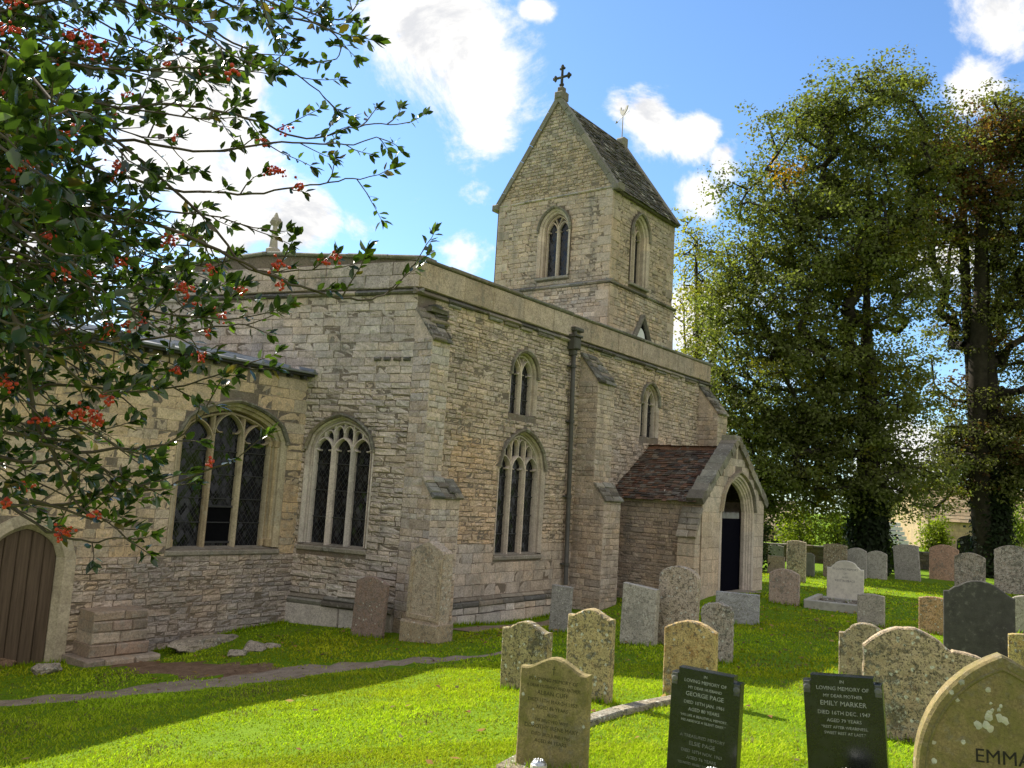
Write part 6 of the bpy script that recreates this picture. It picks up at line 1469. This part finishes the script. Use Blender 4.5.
    A(2.9, (-160, 90, 3.3), (0, 140, 2.8), (119, 172, 2.9), (205, 193, 3.0), (279, 189, 3.1), (330, 181, 3.1), (372, 178, 3.15), step=.13)
    A(3.0, (-150, 20, 3.2), (0, 62, 2.7), (103, 123, 2.7), (205, 213, 2.75), (254, 267, 2.8), (300, 268, 2.85), (338, 262, 2.85))
    A(2.8, (-150, 120, 3.1), (40, 200, 2.6), (160, 225, 2.6), (235, 262, 2.65), (287, 283, 2.7), (353, 299, 2.75), (386, 287, 2.8), (412, 254, 2.8), step=.13)
    A(2.6, (-150, 250, 3.0), (0, 345, 2.6), (100, 350, 2.6), (200, 335, 2.7), (258, 329, 2.75))
    A(2.7, (-150, 200, 2.9), (0, 300, 2.5), (39, 414, 2.5), (60, 456, 2.5), (90, 504, 2.5), (133, 532, 2.5), r0=.010)
    A(2.3, (-150, 400, 2.9), (0, 497, 2.5), (45, 503, 2.5), (105, 519, 2.55), (124, 524, 2.55))
    A(2.3, (-150, 440, 2.9), (9, 521, 2.6), (72, 545, 2.6), (114, 543, 2.6))
    A(2.5, (-150, 360, 2.9), (0, 455, 2.6), (90, 450, 2.7), (150, 441, 2.75), (182, 428, 2.8), (206, 398, 2.8))
    A(2.5, (-150, 420, 3.0), (30, 500, 2.7), (114, 492, 2.75), (168, 486, 2.8), (222, 463, 2.8), (236, 458, 2.8), step=.13)
    A(2.6, (-150, 300, 3.0), (0, 378, 2.7), (48, 378, 2.7), (120, 381, 2.75), (180, 369, 2.8), (235, 355, 2.8))
    A(2.9, (-150, 150, 3.2), (60, 190, 2.7), (130, 205, 2.8), (200, 216, 2.9), (268, 232, 2.9))
    A(3.0, (-100, 60, 3.3), (60, 100, 3.0), (170, 95, 3.1), (240, 110, 3.2), (300, 135, 3.3), (352, 118, 3.3), (396, 112, 3.35))
    A(2.6, (-100, 330, 2.8), (10, 420, 2.4), (60, 440, 2.4), (110, 460, 2.5), (140, 470, 2.5))
    A(2.7, (-100, 240, 2.6), (0, 300, 2.1), (20, 340, 2.05), (70, 375, 2.1), (110, 395, 2.15))
    def inpoly(P, x, y):
        c = False
        for (x0, y0), (x1, y1) in zip(P, P[1:]+P[:1]):
            if (y0 > y) != (y1 > y) and x < (x1-x0)*(y-y0)/(y1-y0)+x0: c = not c
        return c
    PA = [(-10, -20), (330, -20), (325, 40), (250, 60), (215, 110), (225, 190), (215, 240), (262, 262), (270, 300), (225, 345), (180, 372), (0, 372)]; PB = [(0, 350), (175, 350), (160, 400), (150, 450), (118, 525), (0, 525)]
    k = 0
    while k < 80:
        x, y = g.uniform(-20, 330), g.uniform(-20, 370)
        if not inpoly(PA, x, y) or g.random() < (x-120)/330: continue
        d = g.uniform(2.2, 3.9); k += 1; z = g.uniform(2.4, 3.6); e = pix(x, y, d); m_ = pix(x-g.uniform(110, 240), y-g.uniform(-10, 110), d+g.uniform(0, .5)); limb([hub(z), (hub(z)+m_)/2+np.array([0, 0, .2]), m_, (m_+e)/2+np.array([0, 0, g.uniform(-.02, .06)]), e], .0075, .002, .085, .35)
    k = 0
    while k < 13:
        x, y = g.uniform(-10, 180), g.uniform(350, 530)
        if not inpoly(PB, x, y): continue
        d = g.uniform(2.2, 3.2); k += 1; e = pix(x, y, d); m_ = pix(x-g.uniform(100, 220), y-g.uniform(20, 110), d+.3); limb([hub(2.5), m_, (m_+e)/2+np.array([0, 0, .04]), e], .006, .002, .12, .5)
    for q in range(14):   # a few sprays close to the lens side with large leaves
        x, y = g.uniform(-15, 75), g.uniform(110, 340); e = pix(x, y, g.uniform(1.55, 2.0)); m_ = pix(x-170, y-60, 2.4); limb([hub(2.9), m_, e], .007, .003, .10, .6, lf=1.1)
    # the rest of the crown, out of the picture
    n = 0
    while n < 420:
        d = g.normal(size=3); d /= np.linalg.norm(d); p = O+np.array([-.4, .0, 3.5])+d*(g.random()**.4)*np.array([2.5, 2.7, 2.9]); rel = p-CAM; dep = rel@FWD
        if dep > 0 and rel@IR/dep*FPX+512 > -45: continue
        if dep <= 0 and np.linalg.norm(rel) < 1.6: continue
        n += 1; dirv_ = d+up*.2
        if n % 5 == 0: limb([hub(g.uniform(1.8, 4)), (hub(3)+p)/2+up*.3, p], .018, .004, .3, .4)
        for q in range(2):
            if rel@IR/max(dep, .01)*FPX+512 < -110 or dep <= 0: twig(p, dirv_+g.normal(size=3)*.5, .28, .003, 1.2, .9)
    wood.build('trunk', M['twig'], root, True); sprays.build('twigs', M['twig'], root)
    B = np.array(LB); D = np.array(LD); D /= np.linalg.norm(D, axis=1, keepdims=True); N_ = np.array(LN_); N_ -= (N_*D).sum(1, keepdims=True)*D; N_ /= np.linalg.norm(N_, axis=1, keepdims=True); S = np.cross(D, N_); L = np.array(LS)[:, None]; n = len(B)
    w_ = L*g.uniform(.46, .60, (n, 1))*.5; cu = g.uniform(-.10, .12, (n, 1))*L; fo = w_*g.uniform(.10, .42, (n, 1)); pt = L*.10
    b = B+D*pt; V = np.stack([b, b+D*L*.32+S*w_*.92+N_*(fo+cu*.3), b+D*L*.32+N_*cu*.3, b+D*L*.32-S*w_*.92+N_*(fo+cu*.3), b+D*L*.68+S*w_*.72+N_*(fo*.8+cu*.5), b+D*L*.68+N_*cu*.5, b+D*L*.68-S*w_*.72+N_*(fo*.8+cu*.5), b+D*L-N_*cu*.4], 1).reshape(-1, 3)
    T = np.array([[0, 2, 1], [0, 3, 2], [1, 2, 5], [1, 5, 4], [2, 3, 6], [2, 6, 5], [4, 5, 7], [5, 6, 7]]); i = np.arange(n)[:, None, None]*8; F3 = (i+T[None]).reshape(-1, 3)
    V2 = V
    np_mesh('crown', V2, F3, np.repeat(np.array(LC), 8, axis=0), M['holly_leaf'], root, True)
    bpy.context.view_layer.update()
    for o in root.children: o.location = -O
    # berries: clusters along the boughs
    BER = [(95, 50, 2.5, 16), (88, 42, 2.5, 12), (60, 140, 2.2, 18), (48, 136, 2.2, 14), (72, 130, 2.25, 12), (118, 168, 2.6, 14), (170, 65, 2.9, 9), (52, 238, 2.2, 16), (40, 203, 2.3, 12), (30, 166, 2.1, 9), (20, 168, 2.1, 9), (48, 236, 2.2, 9), (62, 268, 2.2, 12), (172, 240, 2.7, 12), (240, 290, 2.75, 9), (178, 288, 2.7, 10), (187, 290, 2.7, 8), (190, 302, 2.7, 9),
           (60, 60, 2.6, 8), (72, 35, 2.7, 10), (8, 30, 2.3, 9), (12, 2, 2.4, 9), (280, 172, 3.0, 10), (272, 170, 3.0, 10), (298, 186, 3.0, 8), (285, 130, 3.1, 7), (278, 265, 2.8, 10), (278, 286, 2.8, 7), (335, 257, 2.85, 8), (326, 262, 2.85, 7), (80, 413, 2.35, 10), (98, 420, 2.4, 12), (92, 416, 2.4, 8), (110, 400, 2.4, 7), (64, 532, 2.55, 9), (62, 536, 2.55, 6), (8, 386, 2.3, 8), (6, 502, 2.4, 7), (27, 486, 2.4, 6), (178, 370, 2.8, 7), (198, 357, 2.8, 7), (210, 462, 2.8, 7), (128, 326, 2.6, 9), (110, 330, 2.6, 8), (220, 318, 2.7, 8), (95, 515, 2.5, 6), (210, 270, 2.7, 8), (120, 262, 2.5, 8)]
    cand = 0
    while cand < 44:
        q = B[g.integers(0, len(B))]; rel = q-CAM; dep = rel@FWD
        if dep < 1.5 or dep > 4.2: continue
        x_, y_ = 512+rel@IR/dep*FPX, 384-rel@IU/dep*FPX
        if not (0 < x_ < 330 and 0 < y_ < 530): continue
        BER.append((x_, y_, dep, int(g.integers(3, 8)))); cand += 1
    import bmesh
    bm = bmesh.new(); bmesh.ops.create_icosphere(bm, subdivisions=2, radius=1.0); sv = np.array([v.co[:] for v in bm.verts]); sf = [tuple(v.index for v in f.verts) for f in bm.faces]; bm.free()
    for x, y, d, k in BER:
        c = pix(x, y, d-.12); mb = MB()
        for q in range(int(k*1.5)):
            p = g.normal(size=3)*np.array([.014, .014, .010])*(k/12)**.5; r = g.uniform(.0034, .0056); mb.add(sv*r+p, sf)
            tube(mb, [p, p*.3+np.array([0, 0, .012])], [.0008, .0008], (.1, .12, .04), 3)
        o = mb.build('berry_cluster', M['berry'], root, True); o.location = c-O
holly()
